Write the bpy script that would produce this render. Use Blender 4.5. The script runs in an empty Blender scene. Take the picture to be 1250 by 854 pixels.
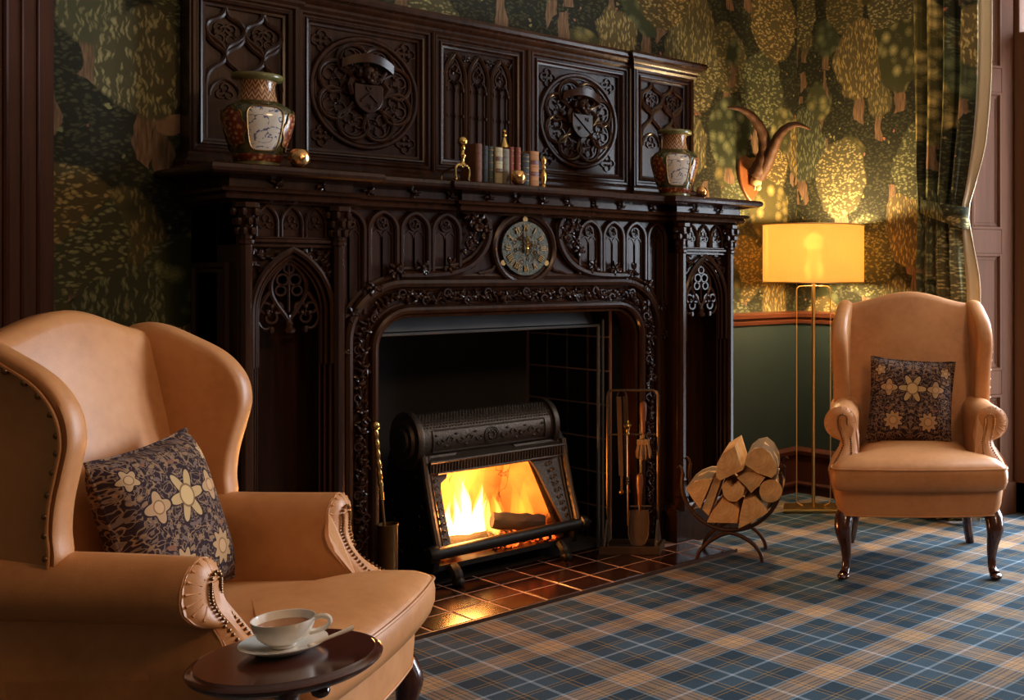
import bpy, math, random
from mathutils import Vector, Matrix
PI = math.pi
sc = bpy.context.scene
COL = sc.collection

# ------------------------------------------------------------------ camera
F_PX, HY, TH, CX, CAMH = 1332.0, 334.0, 0.6934, 1025.0, 1.2     # for the 1250x854 frame
ST, CT = math.sin(TH), math.cos(TH)
cd = bpy.data.cameras.new('camera'); cam = bpy.data.objects.new('camera', cd); COL.objects.link(cam)
cd.sensor_fit = 'HORIZONTAL'; cd.sensor_width = 36.0; cd.lens = 36.0 * F_PX / 1250.0
cd.shift_x = -(CX - 625.0) / 1250.0; cd.shift_y = -(427.0 - HY) / 1250.0
cd.clip_start = 0.02
cam.location = (0, 0, CAMH); cam.rotation_euler = (PI / 2, 0, -(PI / 2 - TH))
sc.camera = cam
VIEWROT = -(PI / 2 - TH)      # turns a thing so that its local x runs along the picture

# ------------------------------------------------------------------ world, light, exposure
sc.view_settings.view_transform = 'Standard'; sc.view_settings.look = 'None'
sc.view_settings.gamma = 1.0; sc.view_settings.use_curve_mapping = False
sc.view_settings.exposure = 0.12
sc.cycles.use_denoising = True
sc.cycles.max_bounces = 8; sc.cycles.diffuse_bounces = 4; sc.cycles.glossy_bounces = 4
sc.cycles.transparent_max_bounces = 16; sc.cycles.sample_clamp_indirect = 6.0
world = bpy.data.worlds.new('sky'); sc.world = world; world.use_nodes = True
bg = world.node_tree.nodes['Background']; bg.inputs[0].default_value = (0.78, 0.88, 1.0, 1); bg.inputs[1].default_value = 1.0

def area_light(name, loc, rot, sx, sy, power, col):
    l = bpy.data.lights.new(name, 'AREA'); l.shape = 'RECTANGLE'; l.size = sx; l.size_y = sy
    l.energy = power; l.color = col
    o = bpy.data.objects.new(name, l); COL.objects.link(o); o.location = loc; o.rotation_euler = rot
    return o
def point_light(name, loc, power, col, r=0.05):
    l = bpy.data.lights.new(name, 'POINT'); l.energy = power; l.color = col; l.shadow_soft_size = r
    o = bpy.data.objects.new(name, l); COL.objects.link(o); o.location = loc
    return o
DAY = (0.88, 0.94, 1.0)
area_light('daylight_far_window', (5.15, 2.05, 1.45), (0, PI / 2, 0), 2.6, 1.5, 290, DAY)
area_light('fill_light_added_window', (5.15, -0.75, 1.45), (0, PI / 2, 0), 2.6, 1.6, 12, DAY)  # soft fill from the right, added at the unseen second window
point_light('overhead_fill_light', (2.1, -0.4, 2.55), 78, (1.0, 0.61, 0.32), 0.25)  # warm fill light added overhead out of view, without any fixture

# ------------------------------------------------------------------ geometry helpers
def atY(px, py, y):
    k = (px - CX) / F_PX; d = y / (-k * CT + ST)
    return d * (k * ST + CT), CAMH - (py - HY) * d / F_PX
def view_pt(px, d):            # floor point on the ray of column px at depth d
    r = (px - CX) / F_PX * d
    return r * ST + d * CT, -r * CT + d * ST

ORG = {}
class MB:
    def __init__(s): s.v = []; s.f = []
    def add(s, vs, fs):
        o = len(s.v); s.v += [tuple(p) for p in vs]; s.f += [tuple(i + o for i in f) for f in fs]; return s
    def box(s, x0, x1, y0, y1, z0, z1):
        return s.add([(x0, y0, z0), (x1, y0, z0), (x1, y1, z0), (x0, y1, z0), (x0, y0, z1), (x1, y0, z1), (x1, y1, z1), (x0, y1, z1)],
                     [(0, 3, 2, 1), (4, 5, 6, 7), (0, 1, 5, 4), (1, 2, 6, 5), (2, 3, 7, 6), (3, 0, 4, 7)])
    def loft(s, loops, cap0=True, cap1=True, closed=True):
        n = len(loops[0]); vs = [p for l in loops for p in l]; fs = []
        m = n if closed else n - 1
        for k in range(len(loops) - 1):
            for i in range(m):
                j = (i + 1) % n
                fs.append((k * n + i, k * n + j, (k + 1) * n + j, (k + 1) * n + i))
        if cap0: fs.append(tuple(range(n))[::-1])
        if cap1: fs.append(tuple((len(loops) - 1) * n + i for i in range(n)))
        return s.add(vs, fs)
    def tube(s, path, r, n=8, closed=False, caps=True, flat=1.0):
        P = [Vector(p) for p in path]; N = len(P); loops = []
        ref = None
        for i, p in enumerate(P):
            if closed: t = P[(i + 1) % N] - P[i - 1]
            else: t = P[min(i + 1, N - 1)] - P[max(i - 1, 0)]
            if t.length < 1e-9: t = Vector((0, 0, 1))
            t.normalize()
            if ref is None:
                ref = Vector((0, 1, 0)) if abs(t.y) < .9 else Vector((1, 0, 0))
            a = ref - t * ref.dot(t)
            if a.length < 1e-6: a = t.orthogonal()
            a.normalize(); b = t.cross(a); ref = a
            rr = r[i] if isinstance(r, (list, tuple)) else r
            loops.append([tuple(p + a * (math.cos(2 * PI * k / n) * rr * flat) + b * (math.sin(2 * PI * k / n) * rr)) for k in range(n)])
        if closed:
            loops.append(loops[0]); return s.loft(loops, False, False)
        return s.loft(loops, caps, caps)
    def lathe(s, prof, c=(0, 0, 0), n=24, sq=0.0, ax='z', a0=0.0):
        loops = []
        for r, z in prof:
            l = []
            for k in range(n):
                t = 2 * PI * k / n + a0
                q = 1.0
                if sq:
                    q = (abs(math.cos(t)) ** sq + abs(math.sin(t)) ** sq) ** (-1.0 / sq)
                x, y = r * q * math.cos(t), r * q * math.sin(t)
                if ax == 'z': l.append((c[0] + x, c[1] + y, c[2] + z))
                elif ax == 'x': l.append((c[0] + z, c[1] + x, c[2] + y))
                else: l.append((c[0] - x, c[1] + z, c[2] + y))
            loops.append(l)
        return s.loft(loops)
    def prism(s, poly, y0, y1, ax='y'):      # poly in (x,z) for ax y, (x,y) for ax z, (y,z) for ax x
        def m(p, t):
            return (p[0], t, p[1]) if ax == 'y' else (p[0], p[1], t) if ax == 'z' else (t, p[0], p[1])
        return s.loft([[m(p, y0) for p in poly], [m(p, y1) for p in poly]])
    def ell(s, c, r, rot=None, n=8, m=5):
        c = Vector(c); vs = []; fs = []
        M = rot if rot is not None else Matrix.Identity(3)
        vs.append(c + M @ Vector((0, 0, r[2])))
        for i in range(1, m):
            a = PI * i / m
            for k in range(n):
                t = 2 * PI * k / n
                vs.append(c + M @ Vector((r[0] * math.sin(a) * math.cos(t), r[1] * math.sin(a) * math.sin(t), r[2] * math.cos(a))))
        vs.append(c + M @ Vector((0, 0, -r[2])))
        for k in range(n): fs.append((0, 1 + k, 1 + (k + 1) % n))
        for i in range(m - 2):
            for k in range(n):
                a = 1 + i * n + k; b = 1 + i * n + (k + 1) % n
                fs.append((a, a + n, b + n, b))
        L = len(vs) - 1; o = 1 + (m - 2) * n
        for k in range(n): fs.append((L, o + (k + 1) % n, o + k))
        return s.add(vs, fs)
    def frame(s, x0, x1, z0, z1, prof):      # prof: (inset, y) steps of a mitred panel moulding
        loops = [[(x0 + i, y, z0 + i), (x1 - i, y, z0 + i), (x1 - i, y, z1 - i), (x0 + i, y, z1 - i)] for i, y in prof]
        return s.loft(loops, False, False)
    def plan(s, prof, pts):                  # moulding profile (out,z) swept along a plan line, out is to the right of travel
        N = len(pts); loops = []
        for i, p in enumerate(pts):
            def nrm(a, b):
                d = Vector((b[0] - a[0], b[1] - a[1])).normalized(); return Vector((d.y, -d.x))
            if i == 0: m = nrm(pts[0], pts[1])
            elif i == N - 1: m = nrm(pts[-2], pts[-1])
            else:
                n1, n2 = nrm(pts[i - 1], p), nrm(p, pts[i + 1]); m = (n1 + n2)
                m = m / max(m.dot(n1), .2)
            loops.append([(p[0] + m.x * o, p[1] + m.y * o, z) for o, z in prof])
        return s.loft(loops, True, True)
    def build(s, name, mat, parent=None, smooth=True, ang=38, kind=None, label=None, bevel=None):
        off = ORG.get(parent.name, Vector((0, 0, 0))) if parent else Vector((0, 0, 0))
        me = bpy.data.meshes.new(name)
        me.from_pydata([tuple(Vector(p) - off) for p in s.v], [], s.f); me.validate(); me.update()
        bm_fix(me)
        if smooth:
            me.shade_smooth(); me.set_sharp_from_angle(angle=math.radians(ang))
        me.materials.append(mat)
        o = bpy.data.objects.new(name, me); COL.objects.link(o)
        if parent: o.parent = parent; ORG[o.name] = off
        if kind: o['kind'] = kind
        if label: o['label'] = label
        if bevel:
            b = o.modifiers.new('bevel', 'BEVEL'); b.width = bevel; b.segments = 2; b.limit_method = 'ANGLE'
        return o
import bmesh
def bm_fix(me):
    bm = bmesh.new(); bm.from_mesh(me); bmesh.ops.recalc_face_normals(bm, faces=bm.faces); bm.to_mesh(me); bm.free()
def tag(o, label, cat, group=None):
    o['label'] = label; o['category'] = cat
    if group: o['group'] = group
    return o
def thing(name, label, cat, loc, rz=0.0, group=None, local=False):
    o = bpy.data.objects.new(name, None); COL.objects.link(o); o.location = loc; o.rotation_euler = (0, 0, rz)
    o.empty_display_size = .1
    ORG[o.name] = Vector((0, 0, 0)) if local else Vector(loc)
    return tag(o, label, cat, group)
def kids(o): return [c for c in bpy.data.objects if c.parent == o]
def copy_tree(o, parent=None):
    c = o.copy(); COL.objects.link(c); c.parent = parent
    for ch in kids(o): copy_tree(ch, c)
    return c
def arc(cx, cz, r, a0, a1, n):
    return [(cx + r * math.cos(a0 + (a1 - a0) * i / n), cz + r * math.sin(a0 + (a1 - a0) * i / n)) for i in range(n + 1)]
def bez(p0, p1, p2, p3, n=12):
    o = []
    for i in range(n + 1):
        t = i / n; u = 1 - t
        o.append(tuple(u ** 3 * a + 3 * u * u * t * b + 3 * u * t * t * c + t ** 3 * d for a, b, c, d in zip(p0, p1, p2, p3)))
    return o
def spline(pts, n=6, closed=False):
    P = [Vector(p) for p in pts]; N = len(P); o = []
    rng = range(N) if closed else range(N - 1)
    for i in rng:
        g = lambda k: P[k % N] if closed else P[max(0, min(N - 1, k))]
        a, b, c, d = g(i - 1), g(i), g(i + 1), g(i + 2)
        for k in range(n):
            t = k / n
            o.append(tuple(.5 * ((2 * b) + (c - a) * t + (2 * a - 5 * b + 4 * c - d) * t * t + (3 * b - a - 3 * c + d) * t ** 3)))
    if not closed: o.append(tuple(P[-1]))
    return o
def parch(x0, x1, z0, h, n=8):               # pointed arch from (x0,z0) over the apex to (x1,z0)
    xm = (x0 + x1) / 2; w = xm - x0
    c = (w * w + h * h) / (2 * w)            # distance of the centre from x0
    a = math.atan2(h, w - c)
    L = [(x0 + c + c * math.cos(PI + (a - PI) * i / n), z0 + c * math.sin(PI + (a - PI) * i / n)) for i in range(n + 1)]
    return L + [(2 * xm - x, z) for x, z in L[-2::-1]]
def xz(path, y): return [(p[0], y, p[1]) for p in path]
def rotz(a): return Matrix.Rotation(a, 3, 'Z')

# ------------------------------------------------------------------ node helpers
class NT:
    def __init__(s, name):
        s.m = bpy.data.materials.new(name); s.m.use_nodes = True; s.t = s.m.node_tree
        s.b = s.t.nodes['Principled BSDF']; s.out = s.t.nodes['Material Output']
        s._co = None
    def n(s, typ, **k):
        x = s.t.nodes.new(typ)
        for a, v in k.items(): setattr(x, a, v)
        return x
    def lk(s, a, b): s.t.links.new(a, b)
    def put(s, sock, v):
        if isinstance(v, bpy.types.NodeSocket): s.lk(v, sock)
        elif isinstance(v, (tuple, list)) and sock.type == 'RGBA': sock.default_value = (*v[:3], 1)
        else: sock.default_value = v
    def co(s):
        if s._co is None: s._co = s.n('ShaderNodeTexCoord').outputs['Object']
        return s._co
    def mapv(s, v=None, scale=(1, 1, 1), loc=(0, 0, 0), rot=(0, 0, 0)):
        x = s.n('ShaderNodeMapping'); s.lk(v or s.co(), x.inputs[0])
        x.inputs['Scale'].default_value = scale; x.inputs['Location'].default_value = loc; x.inputs['Rotation'].default_value = rot
        return x.outputs[0]
    def math(s, op, a, b=0.0, c=0.0, clamp=False):
        x = s.n('ShaderNodeMath', operation=op); x.use_clamp = clamp
        for i, q in enumerate((a, b, c)): s.put(x.inputs[i], q)
        return x.outputs[0]
    def noise(s, v=None, scale=5, detail=3, rough=.5, dist=0.0, col=False):
        x = s.n('ShaderNodeTexNoise'); s.lk(v or s.co(), x.inputs['Vector'])
        x.inputs['Scale'].default_value = scale; x.inputs['Detail'].default_value = detail
        x.inputs['Roughness'].default_value = rough; x.inputs['Distortion'].default_value = dist
        return x.outputs['Color' if col else 'Fac']
    def vor(s, v=None, scale=5, rnd=1.0, feat='F1'):
        x = s.n('ShaderNodeTexVoronoi', feature=feat); s.lk(v or s.co(), x.inputs['Vector'])
        x.inputs['Scale'].default_value = scale; x.inputs['Randomness'].default_value = rnd
        return x
    def ramp(s, f, stops, interp='LINEAR'):
        x = s.n('ShaderNodeValToRGB'); s.put(x.inputs[0], f); r = x.color_ramp; r.interpolation = interp
        while len(r.elements) > 1: r.elements.remove(r.elements[-1])
        for i, (p, c) in enumerate(stops):
            e = r.elements[0] if i == 0 else r.elements.new(p)
            e.position = p; e.color = (*c, 1) if len(c) == 3 else c
        return x.outputs[0]
    def mix(s, f, a, b, mode='MIX'):
        x = s.n('ShaderNodeMix', data_type='RGBA', blend_type=mode)
        s.put(x.inputs[0], f); s.put(x.inputs[6], a); s.put(x.inputs[7], b); return x.outputs[2]
    def sep(s, v=None):
        x = s.n('ShaderNodeSeparateXYZ'); s.lk(v or s.co(), x.inputs[0]); return x.outputs
    def comb(s, x, y, z=0.0):
        q = s.n('ShaderNodeCombineXYZ')
        for i, a in enumerate((x, y, z)): s.put(q.inputs[i], a)
        return q.outputs[0]
    def vadd(s, a, b, op='ADD'):
        x = s.n('ShaderNodeVectorMath', operation=op); s.put(x.inputs[0], a); s.put(x.inputs[1], b); return x.outputs[0]
    def step(s, v, lo, hi):            # 1 below lo, 0 above hi
        x = s.n('ShaderNodeMapRange'); s.put(x.inputs[0], v); x.inputs[1].default_value = lo; x.inputs[2].default_value = hi
        x.inputs[3].default_value = 1; x.inputs[4].default_value = 0; return x.outputs[0]
    def bump(s, h, st=.3, d=.01):
        x = s.n('ShaderNodeBump'); x.inputs['Strength'].default_value = st; x.inputs['Distance'].default_value = d
        s.put(x.inputs['Height'], h); s.lk(x.outputs[0], s.b.inputs['Normal'])
    def fin(s, col=None, rough=.5, metal=0.0, coat=0.0, spec=None, sheen=0.0):
        if col is not None: s.put(s.b.inputs['Base Color'], col)
        s.put(s.b.inputs['Roughness'], rough); s.put(s.b.inputs['Metallic'], metal)
        s.b.inputs['Coat Weight'].default_value = coat; s.b.inputs['Coat Roughness'].default_value = .15
        if spec is not None: s.b.inputs['Specular IOR Level'].default_value = spec
        s.b.inputs['Sheen Weight'].default_value = sheen
        return s.m
def plain(name, col, rough=.5, metal=0.0, coat=0.0, var=.25, scale=8, bump=0.0, bscale=60):
    t = NT(name)
    f = t.noise(scale=scale, detail=4)
    c = t.mix(f, tuple(max(0, x * (1 - var)) for x in col), tuple(min(1, x * (1 + var)) for x in col))
    if bump: t.bump(t.noise(scale=bscale, detail=3), bump, .004)
    return t.fin(c, rough, metal, coat)
def wood(name, dark, light, rough=.3, coat=.3, ax='z', scale=14, bump=.08, spec=None):
    t = NT(name)
    sc_ = {'z': (1, 1, .06), 'x': (.06, 1, 1), 'y': (1, .06, 1)}[ax]
    v = t.mapv(scale=sc_)
    n = t.noise(v, scale * 3, 4, .6, .4); n2 = t.noise(v, scale * .5, 2)
    f = t.math('MULTIPLY_ADD', n, .65, t.math('MULTIPLY', n2, .35))
    c = t.ramp(f, [(.3, dark), (.7, light)])
    t.bump(n, bump, .002)
    return t.fin(c, rough, 0, coat, spec)

M = {}
M['oak'] = wood('carved_dark_oak', (.0125, .0042, .0019), (.044, .0150, .0060), .25, .0, spec=.27)
M['mahog'] = wood('mahogany', (.028, .006, .003), (.075, .016, .007), .2, .5, 'x', 12)
M['redwood'] = wood('red_brown_wood', (.026, .006, .003), (.075, .018, .008), .5, .0, 'z', 26, .25, spec=.25)
M['rail'] = wood('rail_wood', (.05, .014, .007), (.12, .034, .014), .3, .3, 'x', 12)
M['shutter'] = wood('shutter_wood', (.055, .020, .009), (.100, .037, .016), .65, .0, 'z', 10, spec=.12)
M['legwood'] = wood('leg_wood', (.03, .008, .004), (.07, .018, .008), .2, .5, 'z', 12)
M['brass'] = plain('brass', (.62, .40, .13), .24, 1.0, 0, .15, 20)
M['brassdull'] = plain('dull_brass', (.22, .12, .045), .42, 1.0, 0, .3, 20)
M['lampbrass'] = plain('lamp_brass', (.75, .5, .18), .3, 1.0, 0, .08, 20)
M['iron'] = plain('black_iron', (.03, .026, .023), .45, .8, 0, .3, 30, .25, 150)
M['castiron'] = plain('cast_iron', (.075, .052, .038), .42, .75, 0, .35, 25, .3, 120)
M['steel'] = plain('dark_steel', (.13, .085, .058), .38, .8, 0, .3, 20)
M['rust'] = plain('rust_brown_iron', (.055, .022, .012), .5, .5, 0, .3, 30)
M['white_china'] = plain('white_china', (.82, .77, .70), .12, 0, .5, .02)
M['tea'] = plain('milky_tea', (.36, .14, .055), .12, 0, 0, .05)
M['ceiling'] = plain('ceiling_plaster', (.62, .55, .45), .9, 0, 0, .03)
M['plainwall'] = plain('warm_wall', (.16, .13, .08), .9, 0, 0, .2)
M['green'] = plain('green_dado', (.017, .028, .026), .5, 0, 0, .12, 3)
M['grout'] = plain('pink_grout', (.34, .18, .12), .8, 0, 0, .15)
M['wallgrout'] = plain('pale_wall_grout', (.62, .36, .26), .8, 0, 0, .15)
M['soot'] = plain('soot_black', (.030, .027, .028), .75, 0, 0, .4, 4)
M['hood'] = plain('grey_steel_hood', (.13, .135, .14), .38, .35, 0, .2, 6)
M['gold'] = plain('crackled_gold_glass', (.75, .42, .17), .16, 1.0, 0, .3, 60, .5, 90)
M['cream'] = plain('cream_lining', (.62, .50, .33), .85, 0, 0, .06)
M['nail'] = plain('antique_nail', (.26, .14, .065), .28, 1.0, 0, .2)
M['horn'] = wood('horn', (.035, .013, .005), (.095, .038, .013), .6, .0, 'z', 30, .4, spec=.25)
M['bone'] = plain('bone', (.55, .38, .18), .6, 0, 0, .2, 40)
M['plaque'] = wood('plaque_wood', (.16, .05, .015), (.26, .09, .026), .35, .2, 'z', 10)
M['handle'] = wood('turned_handle_wood', (.13, .042, .016), (.22, .075, .028), .35, .2, 'z', 14)
M['bristle'] = wood('bristle', (.16, .09, .045), (.34, .21, .11), .9, 0, 'z', 40, .5)
M['pages'] = plain('book_pages', (.45, .36, .24), .9, 0, 0, .1)
M['hornrim'] = plain('olive_glaze', (.13, .11, .035), .25, 0, .3, .3, 30)

def leather():
    t = NT('tan_leather')
    n1 = t.noise(scale=3.5, detail=4, rough=.6); n2 = t.noise(scale=40, detail=3)
    c = t.ramp(t.math('MULTIPLY_ADD', n2, .25, t.math('MULTIPLY', n1, .75)), [(.3, (.40, .160, .052)), (.5, (.53, .226, .079)), (.72, (.61, .285, .112))])
    v = t.vor(scale=260).outputs['Distance']
    t.bump(t.math('ADD', t.math('MULTIPLY', v, .3), n1), .12, .004)
    return t.fin(c, t.math('MULTIPLY_ADD', n1, .25, .32), 0, 0, .45)
M['leather'] = leather()

def tartan():
    t = NT('tartan_carpet'); P = .418
    s = t.sep()
    navy = (.016, .035, .055); blue = (.034, .064, .092); tan = (.42, .245, .125); mid = (.16, .125, .095); grey = (.20, .27, .34); gold = (.24, .155, .06); white = (.25, .31, .37)
    stops = [(0, tan), (.05, mid), (.085, tan), (.125, mid), (.15, tan), (.2, mid), (.235, grey), (.27, navy), (.58, gold), (.605, navy), (.66, gold), (.685, blue), (.972, white)]
    cols = []
    for ax, o in ((0, 2.307), (1, 2.753)):
        f = t.math('FRACT', t.math('DIVIDE', t.math('ADD', t.math('SUBTRACT', s[ax], o), 100 * P), P))
        f = t.math('MULTIPLY', t.math('ABSOLUTE', t.math('SUBTRACT', f, .5)), 2)
        cols.append(t.ramp(f, stops, 'CONSTANT'))
    c = t.mix(.5, cols[0], cols[1])
    n = t.noise(scale=420, detail=2); n2 = t.noise(scale=5, detail=3)
    c = t.mix(1.0, c, t.ramp(n, [(.3, (.55, .55, .55)), (.7, (1.4, 1.4, 1.4))]), 'MULTIPLY')
    c = t.mix(1.0, c, t.ramp(n2, [(.3, (.85, .85, .85)), (.7, (1.15, 1.15, 1.15))]), 'MULTIPLY')
    t.bump(n, .6, .004)
    return t.fin(c, .95, 0, 0, .15)
M['tartan'] = tartan()

def foliage_paper(name, ux, seed=0.0, gain=1.0, rough=.8):
    """generic woodland foliage print; ux = which object axes carry the print"""
    t = NT(name); s = t.sep()
    u = t.comb(s[ux[0]], s[ux[1]], seed)
    w = t.vadd(u, t.vadd(t.vadd(t.noise(u, 7, 2, col=True), (-.5, -.5, -.5)), (.09, .09, 0), 'MULTIPLY'))
    w2 = t.vadd(u, t.vadd(t.vadd(t.noise(u, 26, 2, col=True), (-.5, -.5, -.5)), (.035, .035, 0), 'MULTIPLY'))
    def leaves(vec, scale, lo, hi):
        o = t.vor(vec, scale).outputs
        return t.ramp(o['Distance'], [(.10, (hi,) * 3), (.36, (.62 * hi,) * 3), (.50, (lo,) * 3)]), o['Color']
    # dark leafy ground with sprigs and small flowers
    g0, gc = leaves(t.mapv(w2, rot=(0, 0, -.5), scale=(1, 1.7, 1)), 46, .35, 1.3)
    dark = t.mix(1.0, t.mix(t.noise(u, 5, 2), (.018, .018, .009), (.040, .038, .016)), g0, 'MULTIPLY')
    v = t.vor(w2, 30)
    f = t.math('MULTIPLY', t.step(v.outputs['Distance'], .20, .26), t.math('GREATER_THAN', t.sep(v.outputs['Color'])[0], .72))
    col = t.mix(f, dark, t.ramp(t.sep(v.outputs['Color'])[1], [(0, (.16, .14, .05)), (.6, (.08, .09, .04)), (.93, (.24, .08, .05))]))
    vt = t.vor(t.mapv(w, scale=(.8, 1.5, 1), loc=(.37, .21, 0)), 3.4)
    tanf = t.math('MULTIPLY', t.step(vt.outputs['Distance'], .15, .165), t.math('GREATER_THAN', t.sep(vt.outputs['Color'])[2], .35))
    # crowns: two overlapping layers
    def crowns(loc, scale, r0):
        vc = t.vor(t.mapv(w, scale=(1, .82, 1), loc=loc), scale, .8); cr = t.sep(vc.outputs['Color'])
        crown = t.step(vc.outputs['Distance'], r0, r0 + .03)
        mv = t.sep(t.mapv(w, scale=(1, .82, 1), loc=loc)); pv = t.sep(vc.outputs['Position'])
        dy = t.math('SUBTRACT', mv[1], pv[1]); dx = t.math('ABSOLUTE', t.math('SUBTRACT', mv[0], pv[0]))
        trunk = t.math('MULTIPLY', t.step(t.math('ADD', dx, t.math('MULTIPLY', dy, .06)), .016, .021), t.math('LESS_THAN', dy, 0.0))
        leaf, _ = leaves(t.mapv(w2, rot=(0, 0, .6), scale=(1, 1.8, 1)), 44, .30, 1.45)
        frond, _ = leaves(t.mapv(w2, rot=(0, 0, -.12), scale=(2.5, .7, 1)), 38, .34, 1.4)
        pf = t.vor(u, 16, .85).outputs
        puff = t.ramp(t.math('MULTIPLY_ADD', t.noise(u, 130, 2), .42, pf['Distance']), [(.22, (1.7, 1.6, 1.35)), (.50, (.85, .88, .8)), (.80, (.20, .23, .18))])
        tex = t.mix(t.math('GREATER_THAN', cr[1], .45), leaf, t.mix(t.math('GREATER_THAN', cr[1], .72), frond, puff))
        base = t.ramp(cr[0], [(0, (.185, .130, .042)), (.22, (.110, .108, .044)), (.42, (.215, .152, .050)), (.6, (.085, .088, .042)), (.8, (.165, .138, .056))], 'CONSTANT')
        base = t.mix(t.math('MULTIPLY', t.noise(u, 30, 2), .4), base, (.06, .065, .045))
        return crown, t.mix(1.0, base, tex, 'MULTIPLY'), trunk
    bark = t.ramp(t.noise(t.mapv(u, scale=(6, .6, 1)), 20, 2), [(.35, (.06, .034, .018)), (.65, (.13, .076, .04))])
    c1, k1, tr1 = crowns((.31, .57, 0), 3.3, .46)
    col = t.mix(tr1, col, bark)
    col = t.mix(c1, col, t.mix(.35, k1, (.03, .035, .015)))
    col = t.mix(tanf, col, t.ramp(t.noise(w2, 14, 2), [(.35, (.12, .066, .036)), (.65, (.19, .11, .062))]))
    c2, k2, tr2 = crowns((0, 0, 0), 2.9, .50)
    col = t.mix(tr2, col, bark)
    col = t.mix(c2, col, k2)
    col = t.mix(1.0, col, (gain, gain, gain), 'MULTIPLY')
    return t.fin(col, rough, 0, 0, .25)
M['paper_b'] = foliage_paper('foliage_wallpaper', (0, 2), 0, 1.7)
M['paper_r'] = foliage_paper('foliage_wallpaper_side', (1, 2), 3.3, 1.7)
M['curtain'] = foliage_paper('foliage_curtain', (1, 2), 7.7, 2.3, .9)

def cushion_mat():
    t = NT('floral_cushion'); s = t.sep()
    ax = t.math('ABSOLUTE', s[0])
    u = t.comb(ax, s[2], 0.0)
    w = t.vadd(u, t.vadd(t.vadd(t.noise(u, 14, 2, col=True), (-.5, -.5, -.5)), (.05, .05, 0), 'MULTIPLY'))
    base = (.028, .014, .017)
    # curling stems and leaves
    cu = t.math('ABSOLUTE', t.math('SUBTRACT', t.noise(w, 48, 1), .5))
    c = t.mix(t.step(cu, .020, .032), base, (.25, .145, .080))
    cu2 = t.math('ABSOLUTE', t.math('SUBTRACT', t.noise(t.mapv(w, loc=(3, 1, 5)), 58, 1), .5))
    c = t.mix(t.step(cu2, .018, .03), c, (.17, .105, .075))
    lv = t.vor(t.mapv(w, scale=(1, 1.7, 1), rot=(0, 0, .7)), 34)
    c = t.mix(t.math('MULTIPLY', t.step(lv.outputs['Distance'], .25, .3), t.math('GREATER_THAN', t.sep(lv.outputs['Color'])[0], .5)), c, (.24, .14, .075))
    lv2 = t.vor(t.mapv(w, scale=(1, 2.1, 1), rot=(0, 0, -.9), loc=(1.3, .4, 0)), 30)
    c = t.mix(t.math('MULTIPLY', t.step(lv2.outputs['Distance'], .27, .31), t.math('GREATER_THAN', t.sep(lv2.outputs['Color'])[0], .4)), c, t.ramp(t.sep(lv2.outputs['Color'])[1], [(0, (.15, .10, .085)), (.5, (.24, .145, .08)), (.8, (.20, .085, .05))], 'CONSTANT'))
    fl = t.vor(w, 13, .8); d = fl.outputs['Distance']; on = t.math('GREATER_THAN', t.sep(fl.outputs['Color'])[0], .45)
    c = t.mix(t.math('MULTIPLY', t.step(d, .21, .24), on), c, (.34, .20, .10))
    c = t.mix(t.math('MULTIPLY', t.step(d, .06, .08), on), c, (.05, .025, .03))
    # large central bloom with pointed petals
    def bloom(cx, cz, R, pet, c, colr, sharp=.3):
        dx = t.math('SUBTRACT', ax, cx); dz = t.math('SUBTRACT', s[2], cz)
        r = t.math('SQRT', t.math('ADD', t.math('MULTIPLY', dx, dx), t.math('MULTIPLY', dz, dz)))
        a = t.math('ARCTAN2', dz, dx)
        rr = t.math('MULTIPLY', t.math('MULTIPLY_ADD', t.math('COSINE', t.math('MULTIPLY', a, pet)), sharp, 1 - sharp), R)
        q = t.math('DIVIDE', r, t.math('MAXIMUM', rr, .001))
        c = t.mix(t.step(q, 1.14, 1.18), c, base)
        c = t.mix(t.step(q, .97, 1.0), c, colr)
        c = t.mix(t.step(r, R * .42, R * .45), c, (.20, .105, .05))
        return t.mix(t.step(r, R * .34, R * .37), c, tuple(min(1, x * 1.2) for x in colr))
    c = bloom(0.0, .05, .062, 6, c, (.46, .30, .14))
    c = bloom(.075, -.09, .042, 9, c, (.40, .24, .12), .16)
    c = bloom(.10, .05, .036, 4, c, (.42, .25, .13), .22)
    c = bloom(.14, .125, .024, 5, c, (.44, .28, .15), .2)
    t.bump(t.noise(scale=500, detail=1), .3, .002)
    return t.fin(c, .9, 0, 0, .15)
M['cushion'] = cushion_mat()

def tile_mat(name, c0, c1, rough):
    t = NT(name); oi = t.n('ShaderNodeObjectInfo').outputs['Random']
    n = t.noise(scale=9, detail=3)
    c = t.ramp(t.math('MULTIPLY_ADD', oi, .5, t.math('MULTIPLY', n, .5)), [(.25, c0), (.75, c1)])
    t.bump(t.noise(scale=7, detail=1), .08, .004)
    return t.fin(c, rough, 0, .0)
M['tile'] = tile_mat('dark_red_tile', (.012, .0045, .003), (.040, .013, .008), .22)
M['walltile'] = tile_mat('black_red_tile', (.006, .003, .003), (.020, .007, .005), .28)

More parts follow.
